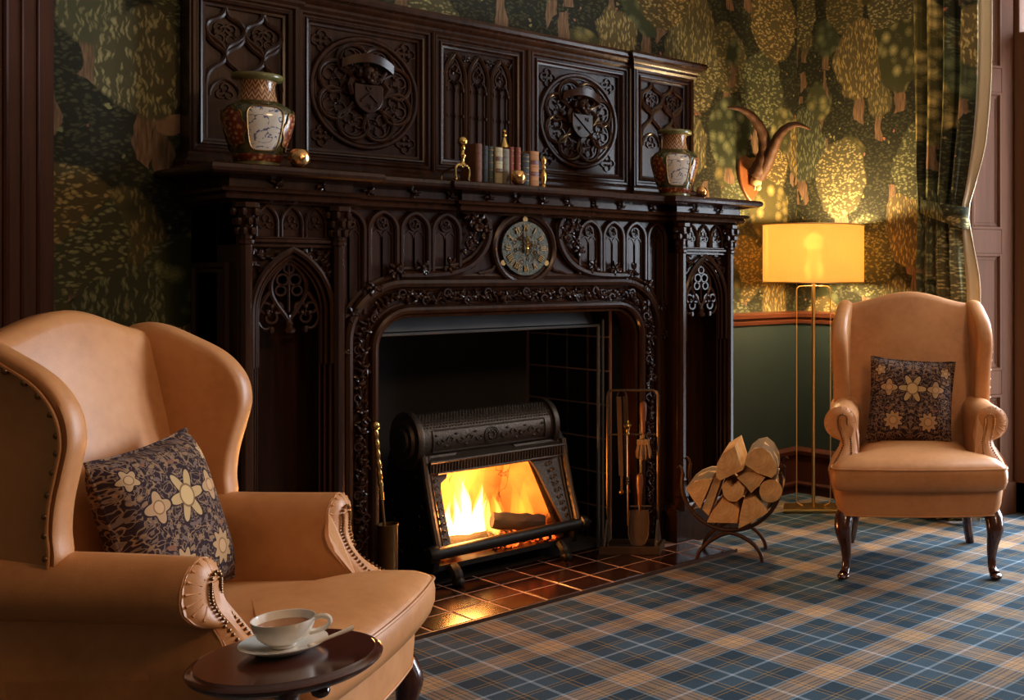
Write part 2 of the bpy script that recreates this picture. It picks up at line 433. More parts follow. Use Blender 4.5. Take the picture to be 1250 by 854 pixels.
def firebrick():
    t = NT('firebrick')
    n = t.noise(scale=9, detail=4); cr = t.vor(t.vadd(t.co(), t.vadd(t.noise(scale=12, detail=3, col=True), (.12, .12, .12), 'MULTIPLY')), 4.2, feat='DISTANCE_TO_EDGE').outputs['Distance']
    c = t.ramp(n, [(.3, (.20, .085, .03)), (.7, (.40, .19, .07))])
    c = t.mix(t.step(cr, .004, .012), c, (.08, .03, .012))
    t.bump(n, .4, .01)
    return t.fin(c, .9)
M['firebrick'] = firebrick()
def logend():
    t = NT('split_log_wood'); s = t.sep()
    r = t.math('SQRT', t.math('ADD', t.math('POWER', t.math('ADD', s[0], .02), 2), t.math('POWER', t.math('SUBTRACT', s[2], .02), 2)))
    ring = t.math('SINE', t.math('MULTIPLY', t.math('ADD', r, t.math('MULTIPLY', t.noise(scale=20, detail=2), .012)), 420))
    n = t.noise(scale=25, detail=4)
    c = t.ramp(n, [(.3, (.52, .28, .11)), (.7, (.74, .46, .21))])
    c = t.mix(t.math('MULTIPLY_ADD', ring, .12, .12), c, (.42, .20, .07))
    t.bump(n, .35, .006)
    return t.fin(c, .8)
M['logend'] = logend()
M['bark'] = plain('bark', (.16, .10, .06), .9, 0, 0, .5, 30, .8, 50)
def charred():
    t = NT('charred_log'); n = t.noise(scale=16, detail=4)
    c = t.ramp(n, [(.35, (.006, .004, .003)), (.7, (.03, .014, .008))]); t.bump(n, .8, .01)
    return t.fin(c, .85)
M['charred'] = charred()
def embers():
    t = NT('glowing_embers'); n = t.noise(scale=34, detail=3)
    t.fin((.02, .01, .008), .9)
    t.put(t.b.inputs['Emission Color'], t.ramp(n, [(.46, (.0, .0, .0)), (.6, (.9, .09, .01)), (.75, (1, .35, .05))]))
    t.b.inputs['Emission Strength'].default_value = 3.0
    return t.m
M['embers'] = embers()
def flame(name, col, st):
    m = bpy.data.materials.new(name); m.use_nodes = True; t = m.node_tree; t.nodes.clear()
    o = t.nodes.new('ShaderNodeOutputMaterial'); e = t.nodes.new('ShaderNodeEmission')
    e.inputs[0].default_value = (*col, 1); e.inputs[1].default_value = st
    t.links.new(e.outputs[0], o.inputs['Volume']); return m
M['flame_o'] = flame('flame_orange', (1, .27, .02), 16)
M['flame_y'] = flame('flame_yellow', (1, .52, .09), 45)
M['flame_w'] = flame('flame_core', (1, .74, .30), 120)
def shade_mat():
    t = NT('amber_lamp_shade'); t.t.nodes.remove(t.b)
    d = t.n('ShaderNodeBsdfDiffuse'); tr = t.n('ShaderNodeBsdfTranslucent'); mx = t.n('ShaderNodeMixShader')
    c = t.mix(t.noise(t.mapv(scale=(1, 1, .1)), 120, 2), (.62, .45, .22), (.66, .50, .26))
    t.lk(c, d.inputs[0]); t.lk(c, tr.inputs[0]); mx.inputs[0].default_value = .55
    t.lk(d.outputs[0], mx.inputs[1]); t.lk(tr.outputs[0], mx.inputs[2]); rf_ = t.n('ShaderNodeBsdfRefraction'); rf_.inputs['Roughness'].default_value = .62; rf_.inputs['IOR'].default_value = 1.03; t.lk(c, rf_.inputs[0])
    m2 = t.n('ShaderNodeMixShader'); m2.inputs[0].default_value = .22
    t.lk(mx.outputs[0], m2.inputs[1]); t.lk(rf_.outputs[0], m2.inputs[2]); t.lk(m2.outputs[0], t.out.inputs[0])
    return t.m
M['shade'] = shade_mat()
def glass_mat():
    t = NT('window_glass'); t.t.nodes.remove(t.b)
    a = t.n('ShaderNodeBsdfTransparent'); g = t.n('ShaderNodeBsdfGlossy'); mx = t.n('ShaderNodeMixShader')
    g.inputs['Roughness'].default_value = .02; a.inputs[0].default_value = (.95, .98, 1, 1); mx.inputs[0].default_value = .06
    t.lk(a.outputs[0], mx.inputs[1]); t.lk(g.outputs[0], mx.inputs[2]); t.lk(mx.outputs[0], t.out.inputs[0]); return t.m
M['glass'] = glass_mat()
def bulb_mat():
    t = NT('bulb'); t.fin((.9, .8, .6), .4); t.b.inputs['Emission Color'].default_value = (1, .72, .36, 1); t.b.inputs['Emission Strength'].default_value = 12; return t.m
M['bulb'] = bulb_mat()
def verdigris():
    t = NT('verdigris_dial'); n = t.noise(scale=60, detail=4, dist=2)
    c = t.ramp(n, [(.38, (.014, .019, .013)), (.5, (.03, .03, .017)), (.62, (.09, .05, .022))]); t.bump(n, .6, .003)
    return t.fin(c, .45, .6)
M['dial'] = verdigris()
def vase_mats():
    t = NT('vase_green'); n = t.noise(scale=50, detail=3); M['vgreen'] = t.fin(t.ramp(n, [(.4, (.03, .03, .010)), (.65, (.09, .075, .024))]), .2, 0, .4)
    t = NT('vase_white'); s = t.sep()
    n = t.noise(scale=22, detail=3, dist=1.5); k = t.noise(t.mapv(loc=(2, 3, 1)), 60, 2)
    f = t.math('MULTIPLY', t.step(t.math('ABSOLUTE', t.math('SUBTRACT', n, .5)), .02, .045), t.math('GREATER_THAN', k, .44))
    M['vwhite'] = t.fin(t.mix(f, (.58, .50, .42), (.06, .08, .16)), .12, 0, .5)
    t = NT('vase_red'); n = t.vor(scale=70).outputs['Distance']
    M['vred'] = t.fin(t.ramp(n, [(.2, (.46, .22, .08)), (.42, (.22, .05, .016)), (.6, (.13, .022, .008))]), .25, 0, .3)
    t = NT('vase_neck'); s = t.sep()
    a = t.math('ARCTAN2', s[1], s[0])
    zz = t.math('PINGPONG', t.math('MULTIPLY', a, 9 / PI), .5)
    q = t.math('FRACT', t.math('ADD', t.math('MULTIPLY', s[2], 28), zz))
    M['vneck'] = t.fin(t.ramp(t.math('ABSOLUTE', t.math('SUBTRACT', q, .5)), [(.0, (.42, .24, .10)), (.12, (.15, .032, .012)), (.3, (.13, .028, .01)), (.36, (.36, .19, .08))], 'CONSTANT'), .25, 0, .3)
vase_mats()

# ================================================================== ROOM SHELL
YW, XR = 4.03, 4.48
XL, YB, ZC = -2.4, -2.8, 3.05
XC = 2.515
def struct(o): o['kind'] = 'structure'; return o
fl = MB().add([(XL - .1, YB - .1, 0), (XR + .5, YB - .1, 0), (XR + .5, YW + .1, 0), (XL - .1, YW + .1, 0)], [(0, 1, 2, 3)])
fl.box(XL - .1, XR + .5, YB - .1, YW + .1, -.06, -.002)
floor = struct(fl.build('floor', M['tartan'], smooth=False))
struct(MB().box(XL - .1, XR + .5, YB - .1, YW + .1, ZC, ZC + .1).build('ceiling', M['ceiling'], smooth=False))
wb = struct(MB().prism([(XL, 0), (XL, ZC), (XR, ZC), (XR, 0), (3.11, 0), (3.11, 1.12), (1.92, 1.12), (1.92, 0)], YW, YW + .1).build('wall_back', M['paper_b'], smooth=False))
struct(MB().box(XL - .1, XL, YB, YW + .1, 0, ZC).build('wall_left', M['plainwall'], smooth=False))
struct(MB().box(XL, XR, YB - .1, YB, 0, ZC).build('wall_front', M['plainwall'], smooth=False))
W1, W2 = (1.20, 2.95), (-1.6, .15)
ZW = 2.8
wr = struct(MB().prism([(YB - .1, 0), (W2[0], 0), (W2[0], ZW), (W2[1], ZW), (W2[1], 0), (W1[0], 0), (W1[0], ZW), (W1[1], ZW), (W1[1], 0), (YW + .1, 0), (YW + .1, ZC), (YB - .1, ZC)], XR, XR + .37, 'x').build('wall_right', M['paper_r'], smooth=False))
# dado, rail and skirting
RAILP = [(0, .925), (.016, .93), (.02, .945), (.012, .952), (.012, .958), (.03, .965), (.034, .985), (.02, .995), (0, .997)]
SKP = [(0, 0), (.022, 0), (.022, .04), (.03, .045), (.03, .055), (.018, .065), (.018, .205), (.028, .212), (.03, .232), (.012, .25), (0, .252)]
for nm, pts in (('back_left', [(1.03, YW), (1.42, YW)]), ('back_right', [(3.6, YW), (XR, YW), (XR, W1[1])])):
    d = MB()
    for a, b in zip(pts[:-1], pts[1:]):
        d.plan([(0, .22), (.005, .22), (.005, .95), (0, .95)], [a, b])
    struct(d.build('wall_dado_' + nm, M['green'], smooth=False))
    struct(MB().plan(RAILP, pts).build('trim_rail_' + nm, M['rail']))
    struct(MB().plan(SKP, pts).build('baseboard_' + nm, M['redwood']))
# reeded timber pilaster at the left end of the wall
p = MB().box(.40, 1.03, YW - .05, YW, 0, ZC - .02)
for i in range(15):
    x = .43 + i * .04
    p.tube([(x, YW - .05, 0.16), (x, YW - .05, ZC - .1)], .005 if i % 3 else .009, 8)
p.box(.38, 1.045, YW - .075, YW, 0, .16)
struct(p.build('trim_1', M['redwood']))

# ---- windows with shutters in splayed reveals
def window(name, w, near):
    y0, y1 = w
    x1 = XR + .30
    fr = MB()
    for z0, z1 in ((0, .16), (2.29, 2.41), (ZW - .06, ZW)): fr.box(x1, x1 + .06, y0, y1, z0, z1)
    for k in range(3):
        yy = y0 + (y1 - y0) * k / 2; e = .215 if k != 1 else .09; e2 = .147 if k != 1 else .06
        fr.box(x1, x1 + .06, max(y0, yy - e), min(y1, yy + e), 0, 2.30); fr.box(x1, x1 + .06, max(y0, yy - e2), min(y1, yy + e2), 2.40, ZW)
    root = struct(fr.build(name, M['shutter'], smooth=False, bevel=.006))
    for k in range(2):
        a = y0 + (y1 - y0) * k / 2 + .05; b = y0 + (y1 - y0) * (k + 1) / 2 - .05
        for z0, z1 in ((.16, 2.29), (2.41, ZW - .06)):
            MB().box(x1 + .03, x1 + .034, a, b, z0, z1).build('pane', M['glass'], root, smooth=False)
    # splayed panelled shutter cases, one each side
    for sgn, ys in ((1, y1), (-1, y0)):
        A = Vector((XR, ys)); B = Vector((XR + .29, ys - sgn * .105)); L = (B - A).length; u = (B - A) / L; n = Vector((-u.y, u.x)) * sgn
        def wp(s_, o, z): q = A + u * s_ - n * o; return (q.x, q.y, z)
        def slab(mb, s0, s1, o0, o1, z0, z1):
            mb.add([wp(s0, o0, z0), wp(s1, o0, z0), wp(s1, o1, z0), wp(s0, o1, z0), wp(s0, o0, z1), wp(s1, o0, z1), wp(s1, o1, z1), wp(s0, o1, z1)],
                   [(0, 3, 2, 1), (4, 5, 6, 7), (0, 1, 5, 4), (1, 2, 6, 5), (2, 3, 7, 6), (3, 0, 4, 7)])
        q = MB(); slab(q, 0, L, -.03, .004, 0, ZW)
        zs = [0, .26, .80, 1.66, ZW - .02] if False else [0, .24, .60, 1.315, 2.27, ZW - .03]
        zr = [(0.0, .24), (.585, .66), (1.30, 1.38), (2.24, 2.33), (ZW - .08, ZW)]
        rv = q.build('shutter_case', M['shutter'], root, smooth=False)
        s = MB(); slab(s, 0, .045, .004, .02, 0, ZW); slab(s, L - .075, L, .004, .02, 0, ZW)
        for z0, z1 in ((0, .24), (.60, .72), (1.30, 1.42), (2.10, 2.22), (ZW - .09, ZW)): slab(s, .045, L - .075, .004, .02, z0, z1)
        slab(s, -.02, L + .01, .004, .032, 0, .16)
        s.build('shutter_frame', M['shutter'], root, smooth=False, bevel=.003)
        for z0, z1 in ((.24, .60), (.72, 1.30), (1.42, 2.10), (2.22, ZW - .09)):
            m = MB(); a, b = .045, L - .075
            loops = []
            for i, o in ((0, .022), (.012, .024), (.018, .012), (.03, .010), (.034, .007), (.04, .007)):
                loops.append([wp(a + i, o, z0 + i), wp(b - i, o, z0 + i), wp(b - i, o, z1 - i), wp(a + i, o, z1 - i)])
            m.loft(loops, False, True).build('shutter_panel', M['shutter'], root, smooth=False)
    h = MB().box(XR + .02, x1, y0 + .02, y1 - .02, ZW - .03, ZW); h.build('head_lining', M['shutter'], root, smooth=False)
    return root
window('window_1', W1, False); window('added_fill_window', W2, True)  # the second window is out of view, added for the fill light

# ================================================================== CARVED ORNAMENT
rnd = random.Random(7)
def fleuron(mb, c, s, pet=5, r=rnd):
    c = Vector(c)
    for k in range(pet):
        a = 2 * PI * k / pet + r.random()
        M3 = Matrix.Rotation(a, 3, 'Y') @ Matrix.Rotation(r.uniform(-.5, .5), 3, 'X')
        mb.ell(c + M3 @ Vector((s * .62, 0, 0)), (s * .52, s * .34, s * .27), M3, 7, 4)
        mb.ell(c + M3 @ Vector((s * .95, -s * .18, s * .15)), (s * .22, s * .2, s * .2), M3, 6, 4)
    mb.ell(c + Vector((0, -s * .3, 0)), (s * .3, s * .3, s * .3), None, 6, 4)
def ring(mb, cx, cz, r, y, t, n=14, a0=0, a1=2 * PI):
    if a1 - a0 > 6.2: mb.tube(xz(arc(cx, cz, r, a0, a1, n)[:-1], y), t, 5, True)
    else: mb.tube(xz(arc(cx, cz, r, a0, a1, n), y), t, 5)
def trefoil(mb, cx, cz, r, y, t, rot=PI / 2, k=3):
    for i in range(k):
        a = rot + 2 * PI * i / k
        ring(mb, cx + r * .62 * math.cos(a), cz + r * .62 * math.sin(a), r * .5, y, t, 10, a - 2.1, a + 2.1)
        b = a + PI / k
        mb.ell((cx + r * .42 * math.cos(b), y - t * .6, cz + r * .42 * math.sin(b)), (t * 1.5,) * 3, None, 6, 4)

# ================================================================== FIREPLACE SURROUND
fp = thing('fireplace_surround', 'tall carved dark oak Gothic fireplace surround with mantel shelf and pillared sides', 'fireplace', (XC, 3.85, 0))
OAK = M['oak']
YP, YC = 3.65, 3.72           # faces of the piers and of the middle part
PO, PI_ = 1.085, .75          # outer and inner half-distance of the piers
for s in (-1, 1):
    def X(a): return XC + s * a
    def bx(mb, a0, a1, y0, y1, z0, z1): mb.box(min(X(a0), X(a1)), max(X(a0), X(a1)), y0, y1, z0, z1)
    b = MB()
    bx(b, PI_, PI_ + .035, YP, YW, .15, 1.43); bx(b, PO - .035, PO, YP, YW, .15, 1.43)      # cheeks
    bx(b, PI_, PO, YP + .16, YW, .15, 1.43)                                                 # niche back
    bx(b, PI_, PO, YP + .012, YP + .16, 1.29, 1.43)                                         # head block
    bx(b, PI_ - .005, PO + .005, YP - .005, YW, 0, .15)
    body = b.build('pier', OAK, fp, bevel=.003)
    # moulded edges of the niche
    m = MB()
    for a in (PI_ + .035, PO - .035):
        sg = 1 if a < .9 else -1
        for k, (o, r) in enumerate(((.006, .007), (.02, .005), (.032, .004))):
            m.tube([(X(a + sg * o), YP + .004 + k * .012, .16), (X(a + sg * o), YP + .004 + k * .012, 1.05)], r, 6)
    m.plan([(0, .13), (.03, .13), (.03, .15), (.018, .16), (.012, .175), (0, .18)], [(X(PO), YW), (X(PO), YP), (X(PI_), YP), (X(PI_), YC)] if s < 0 else [(X(PI_), YC), (X(PI_), YP), (X(PO), YP), (X(PO), YW)])
    m.plan([(0, 0), (.022, 0), (.022, .13), (0, .13)], [(X(PO), YW), (X(PO), YP), (X(PI_), YP), (X(PI_), YC)] if s < 0 else [(X(PI_), YC), (X(PI_), YP), (X(PO), YP), (X(PO), YW)])
    m.build('niche_moulding', OAK, body)
    # panelled outer side of the pier
    m = MB(); xs = X(PO) + s * .001
    for (y0, y1, z0, z1) in ((YP + .06, YW - .03, .22, 1.24),):
        loops = [[(xs + s * o, y0 + i, z0 + i), (xs + s * o, y1 - i, z0 + i), (xs + s * o, y1 - i, z1 - i), (xs + s * o, y0 + i, z1 - i)] for i, o in ((0, 0), (.004, .012), (.018, .014), (.024, .004), (.036, .001))]
        m.loft(loops, False, False)
    m.build('side_panel', OAK, body)
    # corner shafts with bases and leafy capitals
    for a in (PI_ + .02, PO - .02):
        c = (X(a), YP - .008, 0)
        sh = MB().lathe([(.034, .15), (.034, .19), (.03, .205), (.034, .215), (.026, .24), (.020, .275), (.023, .285), (.0185, .295), (.0185, 1.29), (.024, 1.296), (.024, 1.306), (.018, 1.312), (.020, 1.35), (.030, 1.405), (.038, 1.41), (.038, 1.425)], c, 8, a0=PI / 8)
        shaft = sh.build('shaft', OAK, fp, ang=30)
        cp = MB()
        for q in range(3):
            for k in range(6):
                t = 2 * PI * (k + .5 * q) / 6
                rr = .024 + .006 * q
                cp.ell((c[0] + rr * math.cos(t), c[1] + rr * math.sin(t), 1.335 + .03 * q), (.011, .011, .015), None, 6, 4)
        cp.build('capital', OAK, shaft)
    # blind arcade of the head block
    m = MB(); z0, z1 = 1.32, 1.425; n = 3; aw = (PO - PI_ - .10) / n
    for k in range(n):
        x0 = X(PI_ + .05) + s * k * aw; x1 = x0 + s * aw; x0, x1 = min(x0, x1), max(x0, x1)
        m.tube([(x0 + .006, YP + .006, z0)] + xz(parch(x0 + .006, x1 - .006, z0 + .045, .055, 6), YP + .006) + [(x1 - .006, YP + .006, z0)], .006, 6)
        trefoil(m, (x0 + x1) / 2, z0 + .045, .022, YP + .01, .0035)
    m.build('blind_arcade', OAK, body)
    m = MB(); a0, a1 = PI_ + .045, PO - .045
    bx(m, a0, a1, YP - .012, YP + .02, 1.300, 1.312); bx(m, a0 + .004, a1 - .004, YP - .004, YP + .02, 1.312, 1.32); bx(m, a0 - .01, a1 + .01, YP - .002, YP + .02, 1.285, 1.297)
    m.build('string_course', OAK, body, bevel=.003)
    # open tracery arch
    x0, x1 = sorted((X(PI_ + .035), X(PO - .035))); xm = (x0 + x1) / 2; zs, ht = 1.075, .205
    m = MB()
    hood = parch(x0 + .004, x1 - .004, zs, ht, 12)
    for off, r, yy in ((0, .010, YP - .004), (.016, .007, YP + .008), (.027, .005, YP + .018)):
        pts = parch(x0 + .004 + off, x1 - .004 - off, zs, ht - off * 1.2, 12)
        m.tube([(pts[0][0], yy, .9)] + xz(pts, yy) + [(pts[-1][0], yy, .9)], r, 6)
    yt = YP + .03
    w = (x1 - x0) / 2 - .03
    zd = 1.045
    for g in (-1, 1):
        G = lambda dx, z: (xm + g * dx, z)
        og = bez(G(0, zd), G(.03, zd + .05), G(w * .62, zd + .075), G(w * .55, zd + .125), 10) + bez(G(w * .55, zd + .125), G(w * .48, zd + .165), G(w * .12, zd + .18), G(0, zd + .215), 10)[1:]
        m.tube(xz(og, yt), .008, 6)
        m.tube(xz(bez(G(w, zd + .0), G(w * .9, zd + .06), G(w * .7, zd + .085), G(w * .52, zd + .10), 8), yt), .007, 6)
        m.tube(xz(bez(G(w * .98, zd + .02), G(w * .92, zd - .02), G(w * .75, zd - .035), G(w * .55, zd - .02), 6), yt), .005, 6)
        trefoil(m, xm + g * w * .53, zd + .033, .034, yt, .006, -PI / 2); fleuron(m, (xm + g * w * .53, yt, zd + .030), .014, 4)
        m.ell((xm + g * w * .53, yt, zd - .028), (.011, .01, .014), None, 6, 4)
        ring(m, xm + g * .020, zd + .135, .018, yt, .0055)
        ring(m, xm + g * .026, zd + .10, .016, yt, .0055)
    ring(m, xm, zd + .172, .016, yt, .0055)
    m.tube([(xm, yt, zd + .03), (xm, yt, zd + .2)], .005, 6)
    m.lathe([(.008, -.035), (.02, -.028), (.022, -.018), (.012, -.008), (.016, .004), (.009, .014), (.007, .03)], (xm, yt, zd - .01), 8)
    m.build('tracery', OAK, body)
    # spandrels filled with leaves
    sp = MB()
    for g in (-1, 1):
        corner = (x0 if g < 0 else x1)
        half = [q for q in hood if (q[0] - xm) * g >= -1e-6 and q[1] > zs + .02]
        half = sorted(half, key=lambda q: q[1])
        poly = half + [(xm, 1.288), (corner, 1.288), (corner, half[0][1])]
        sp.prism(poly, YP + .02, YP + .05)
        for k in range(26):
            for _ in range(30):
                px, pz = rnd.uniform(x0, x1), rnd.uniform(zs + .05, 1.285)
                if (px - xm) * g < 0: continue
                hx = [q for q in half if q[1] <= pz]
                if hx and abs(px - xm) > abs(hx[-1][0] - xm) + .004: break
            else: continue
            M3 = Matrix.Rotation(rnd.uniform(0, 6.3), 3, 'Y')
            sp.ell((px, YP + .012, pz), (.013, .008, .006), M3, 6, 4)
    sp.build('spandrel', OAK, body)

# ---- middle part: panel round the opening
IH, IT, IR = .60, 1.062, .13     # opening half width, top, corner radius
def arch_path(h, top, R, base=0.0, n=10):
    return [(XC - h, base)] + arc(XC - h + R, top - R, R, PI, PI / 2, n) + arc(XC + h - R, top - R, R, PI / 2, 0, n) + [(XC + h, base)]
inner = arch_path(IH, IT, IR)
poly = [(XC - PI_, 0), (XC - PI_, 1.43), (XC + PI_, 1.43), (XC + PI_, 0)] + inner[::-1]
panel = MB().prism(poly, YC + .012, YC + .13).build('opening_surround', OAK, fp, smooth=False)
m = MB()
m.tube(xz(arch_path(.70, 1.165, .20), YC), .017, 8); m.tube(xz(arch_path(.725, 1.192, .222), YC + .008), .010, 6)
m.tube(xz(arch_path(.678, 1.142, .183), YC + .012), .008, 6)
m.build('outer_roll_moulding', OAK, panel)
m = MB()
m.tube(xz(arch_path(.607, 1.068, .134), YC), .014, 8); m.tube(xz(arch_path(.628, 1.09, .15), YC + .010), .007, 6); m.tube(xz(arch_path(.59, 1.05, .12), YC + .02), .010, 6)
m.build('inner_roll_moulding', OAK, panel)
# running band of carved leaves between the two rolls
fb = MB(); mid = arch_path(.653, 1.116, .168, 0.02, 14)
pts = []
for a, b in zip(mid[:-1], mid[1:]):
    L = math.dist(a, b); k = max(1, int(L / .012))
    pts += [(a[0] + (b[0] - a[0]) * i / k, a[1] + (b[1] - a[1]) * i / k) for i in range(k)]
acc = 0
for i in range(len(pts) - 1):
    tx, tz = pts[i + 1][0] - pts[i][0], pts[i + 1][1] - pts[i][1]; L = math.hypot(tx, tz) or 1; tx /= L; tz /= L
    nx, nz = -tz, tx; acc += 1
    ph = acc * .42
    o = .011 * math.sin(ph)
    c = Vector((pts[i][0] + nx * o, YC + .004, pts[i][1] + nz * o))
    fb.ell(c, (.009, .009, .009), None, 6, 4)
    for _ in range(2):
        M3 = Matrix.Rotation(rnd.uniform(0, 6.3), 3, 'Y') @ Matrix.Rotation(rnd.uniform(-.6, .6), 3, 'X')
        o2 = rnd.uniform(-.019, .019)
        fb.ell((pts[i][0] + nx * o2, YC - .002 + rnd.uniform(-.006, .008), pts[i][1] + nz * o2), (.015, .009, .0055), M3, 7, 4)
    if acc % 7 == 0:
        o3 = .014 * (1 if (acc // 7) % 2 else -1)
        cc = (pts[i][0] + nx * o3, pts[i][1] + nz * o3)
        fb.tube(xz(arc(cc[0], cc[1], .014, 0, 4.6, 8), YC - .006), .005, 5)
fb.build('leaf_band', OAK, panel, kind='stuff')
# ogee hood and clock ring
m = MB()
CKX, CKZ = 2.523, 1.300
for g in (-1, 1):
    og = [(CKX + g * a, z) for a, z in ((.52, 1.195), (.40, 1.196), (.31, 1.205), (.235, 1.235), (.185, 1.285), (.160, 1.345), (.165, 1.40), (.19, 1.44))]
    sm = spline([(x, z) if False else (x, 0, z) for x, z in og], 5)
    m.tube([(q[0], YC - .004, q[2]) for q in sm], .014, 7)
    m.tube([(q[0] + g * .006, YC + .004, q[2] + .022) for q in sm], .009, 6)
    m.tube([(CKX + g * .20, YC + .004, 1.20), (CKX + g * .14, YC + .004, 1.215), (CKX + g * .115, YC + .004, 1.25)], .007, 6)
m.tube(xz(arc(CKX, CKZ, .137, 0, 2 * PI, 32)[:-1], YC), .013, 8, True)
m.tube(xz(arc(CKX, CKZ, .122, 0, 2 * PI, 32)[:-1], YC + .006), .008, 6, True)
m.build('ogee_hood', OAK, panel)
for g in (-1, 1):
    for a, z, sz in ((.215, 1.40, .036), (.185, 1.365, .03), (.255, 1.295, .026), (.235, 1.335, .024), (.33, 1.232, .028), (.44, 1.225, .028), (.54, 1.215, .03), (.62, 1.15, .028), (.70, 1.06, .026), (.725, .93, .02), (.24, 1.41, .03)):
        m = MB(); fleuron(m, (CKX + g * a, YC - .012, z), sz); m.build('crocket', OAK, panel)

# arcade of two-light windows either side of the clock
for g in (-1, 1):
    xs = [XC + g * .135, XC + g * .265, XC + g * .39, XC + g * .512, XC + g * .633, XC + g * .752]
    zb = [1.26, 1.20, 1.19, 1.175, 1.06]
    for k in range(5):
        x0, x1 = sorted((xs[k], xs[k + 1])); z0 = zb[k]; xm = (x0 + x1) / 2; w = x1 - x0
        if k == 0 : continue
        m = MB(); zsp = 1.355
        pts = parch(x0 + .008, x1 - .008, zsp, .066, 8)
        m.tube([(x0 + .008, YC + .002, z0)] + xz(pts, YC + .002) + [(x1 - .008, YC + .002, z0)], .010, 7)
        m.tube([(x0 + .021, YC + .010, z0)] + xz(parch(x0 + .021, x1 - .021, zsp, .05, 8), YC + .010) + [(x1 - .021, YC + .010, z0)], .005, 6)
        for q in (-1, 1):
            a, b = sorted((xm, xm + q * (w / 2 - .022)))
            m.tube([(a, YC + .012, z0)] + xz(parch(a, b, 1.325, .03, 5), YC + .012) + [(b, YC + .012, z0)], .0045, 5)
        ring(m, xm, 1.378, .020, YC + .008, .005); trefoil(m, xm, 1.378, .018, YC + .004, .003)
        fleuron(m, (xm, YC - .002, 1.378), .011, 4)
        m.build('arcade_window', OAK, panel)
# ---- cornice and shelf
path = [(XC - PO - .012, YW), (XC - PO - .012, YP), (XC - PI_ + .0, YP), (XC - PI_ + .0, YC), (XC - .27, YC), (XC - .27, YC - .025), (XC + .27, YC - .025), (XC + .27, YC), (XC + PI_, YC), (XC + PI_, YP), (XC + PO + .012, YP), (XC + PO + .012, YW)]
cprof = [(-.05, 1.425), (.012, 1.425), (.02, 1.432), (.034, 1.436), (.040, 1.447), (.034, 1.455), (.05, 1.458), (.055, 1.466), (.048, 1.472), (.022, 1.474), (.022, 1.498), (.045, 1.503), (.06, 1.509), (.08, 1.511), (-.05, 1.511)]
MB().plan(cprof, path).build('cornice', OAK, fp, ang=28)
def offset_plan(pts, o):
    mb = MB(); mb.plan([(o, 0), (o, 1)], pts); return [(v[0], v[1]) for v in mb.v[::2]]
sh = MB().plan([(-.05, 1.510), (.085, 1.510), (.096, 1.516), (.10, 1.526), (.096, 1.537), (.088, 1.541), (-.05, 1.541)], path)
top = offset_plan(path, .05)
sh.prism(top, 1.512, 1.5412, 'z')
sh.build('mantel_shelf', OAK, fp, ang=28)
for g in (-1, 1):
    for a, y in ((.98, YP), (.83, YP), (.64, YC), (.47, YC), (.33, YC), (.18, YC - .025), (.06, YC - .025)):
        m = MB(); fleuron(m, (XC + g * a, y - .030, 1.487), .021, 4); m.build('frieze_flower', OAK, fp)
for y in (3.75, 3.93):
    m = MB(); fleuron(m, (XC - PO - .035, y, 1.487), .016, 4); m.build('frieze_flower', OAK, fp)

# ================================================================== OVERMANTEL
om = thing('overmantel', 'carved dark oak overmantel with shields in rosettes on the mantel shelf', 'overmantel', (XC, 3.98, 1.541))
Y0 = 3.975; ZB, ZT = 1.541, 2.165
m = MB(); m.box(XC - 1.11, XC + 1.11, Y0 + .03, YW, ZB, ZT)
back = m.build('back_board', OAK, om, smooth=False)
def stile(mb, x0, x1, y): mb.box(x0, x1, y, Y0 + .035, ZB + .05, ZT)
Z0, Z1 = 1.605, 2.15
PAN = [(-1.115, -.765, .03), (-.755, -.243, 0), (-.232, .185, 0), (.212, .742, 0), (.755, 1.115, .03)]
# exact spans measured left to right
SP = []
for a, b, f in PAN: SP.append((XC + a, XC + b, Y0 - f))
FR = [(0, 0), (.006, -.004), (.014, -.004), (.020, .006), (.026, .006), (.030, -.001), (.036, .001), (.042, .014), (.050, .016), (.052, .028)]
for k, (x0, x1, y) in enumerate(SP):
    m = MB().frame(x0, x1, Z0, Z1, [(i, y + d) for i, d in FR])
    m.loft([[(x0 + .05, y + .0285, Z0 + .05), (x1 - .05, y + .0285, Z0 + .05), (x1 - .05, y + .0285, Z1 - .05), (x0 + .05, y + .0285, Z1 - .05)]], False, True)
    if k in (0, 4):
        m.box(x0 - .004, x0, y, YW - .002, ZB + .04, ZT); m.box(x1, x1 + .004, y, YW - .002, ZB + .04, ZT)
    pf = m.build('panel_frame', OAK, om, ang=25)
    SP[k] = (x0, x1, y, pf)
for (a, b) in ((SP[0][1], SP[1][0]), (SP[1][1], SP[2][0]), (SP[2][1], SP[3][0]), (SP[3][1], SP[4][0])):
    xm = (a + b) / 2; m = MB()
    m.box(a, b, Y0 - .001, Y0 + .03, ZB + .04, ZT); m.tube([(xm, Y0 - .004, Z0), (xm, Y0 - .004, Z1)], .007, 6)
    m.build('muntin', OAK, om, ang=30)
opath = [(SP[0][0] - .004, YW), (SP[0][0] - .004, SP[0][2]), (SP[0][1] + .004, SP[0][2]), (SP[0][1] + .004, Y0), (SP[4][0] - .004, Y0), (SP[4][0] - .004, SP[4][2]), (SP[4][1] + .004, SP[4][2]), (SP[4][1] + .004, YW)]
MB().plan([(-.03, 2.145), (.004, 2.145), (.012, 2.155), (.012, 2.165), (.022, 2.172), (.03, 2.186), (.045, 2.194), (.05, 2.206), (.045, 2.219), (.02, 2.223), (-.03, 2.223)], opath).build('top_cornice', OAK, om, ang=28)
MB().box(XC - 1.11, XC + 1.11, Y0 + .0, YW, 2.15, 2.222).build('top_board', OAK, om, smooth=False)
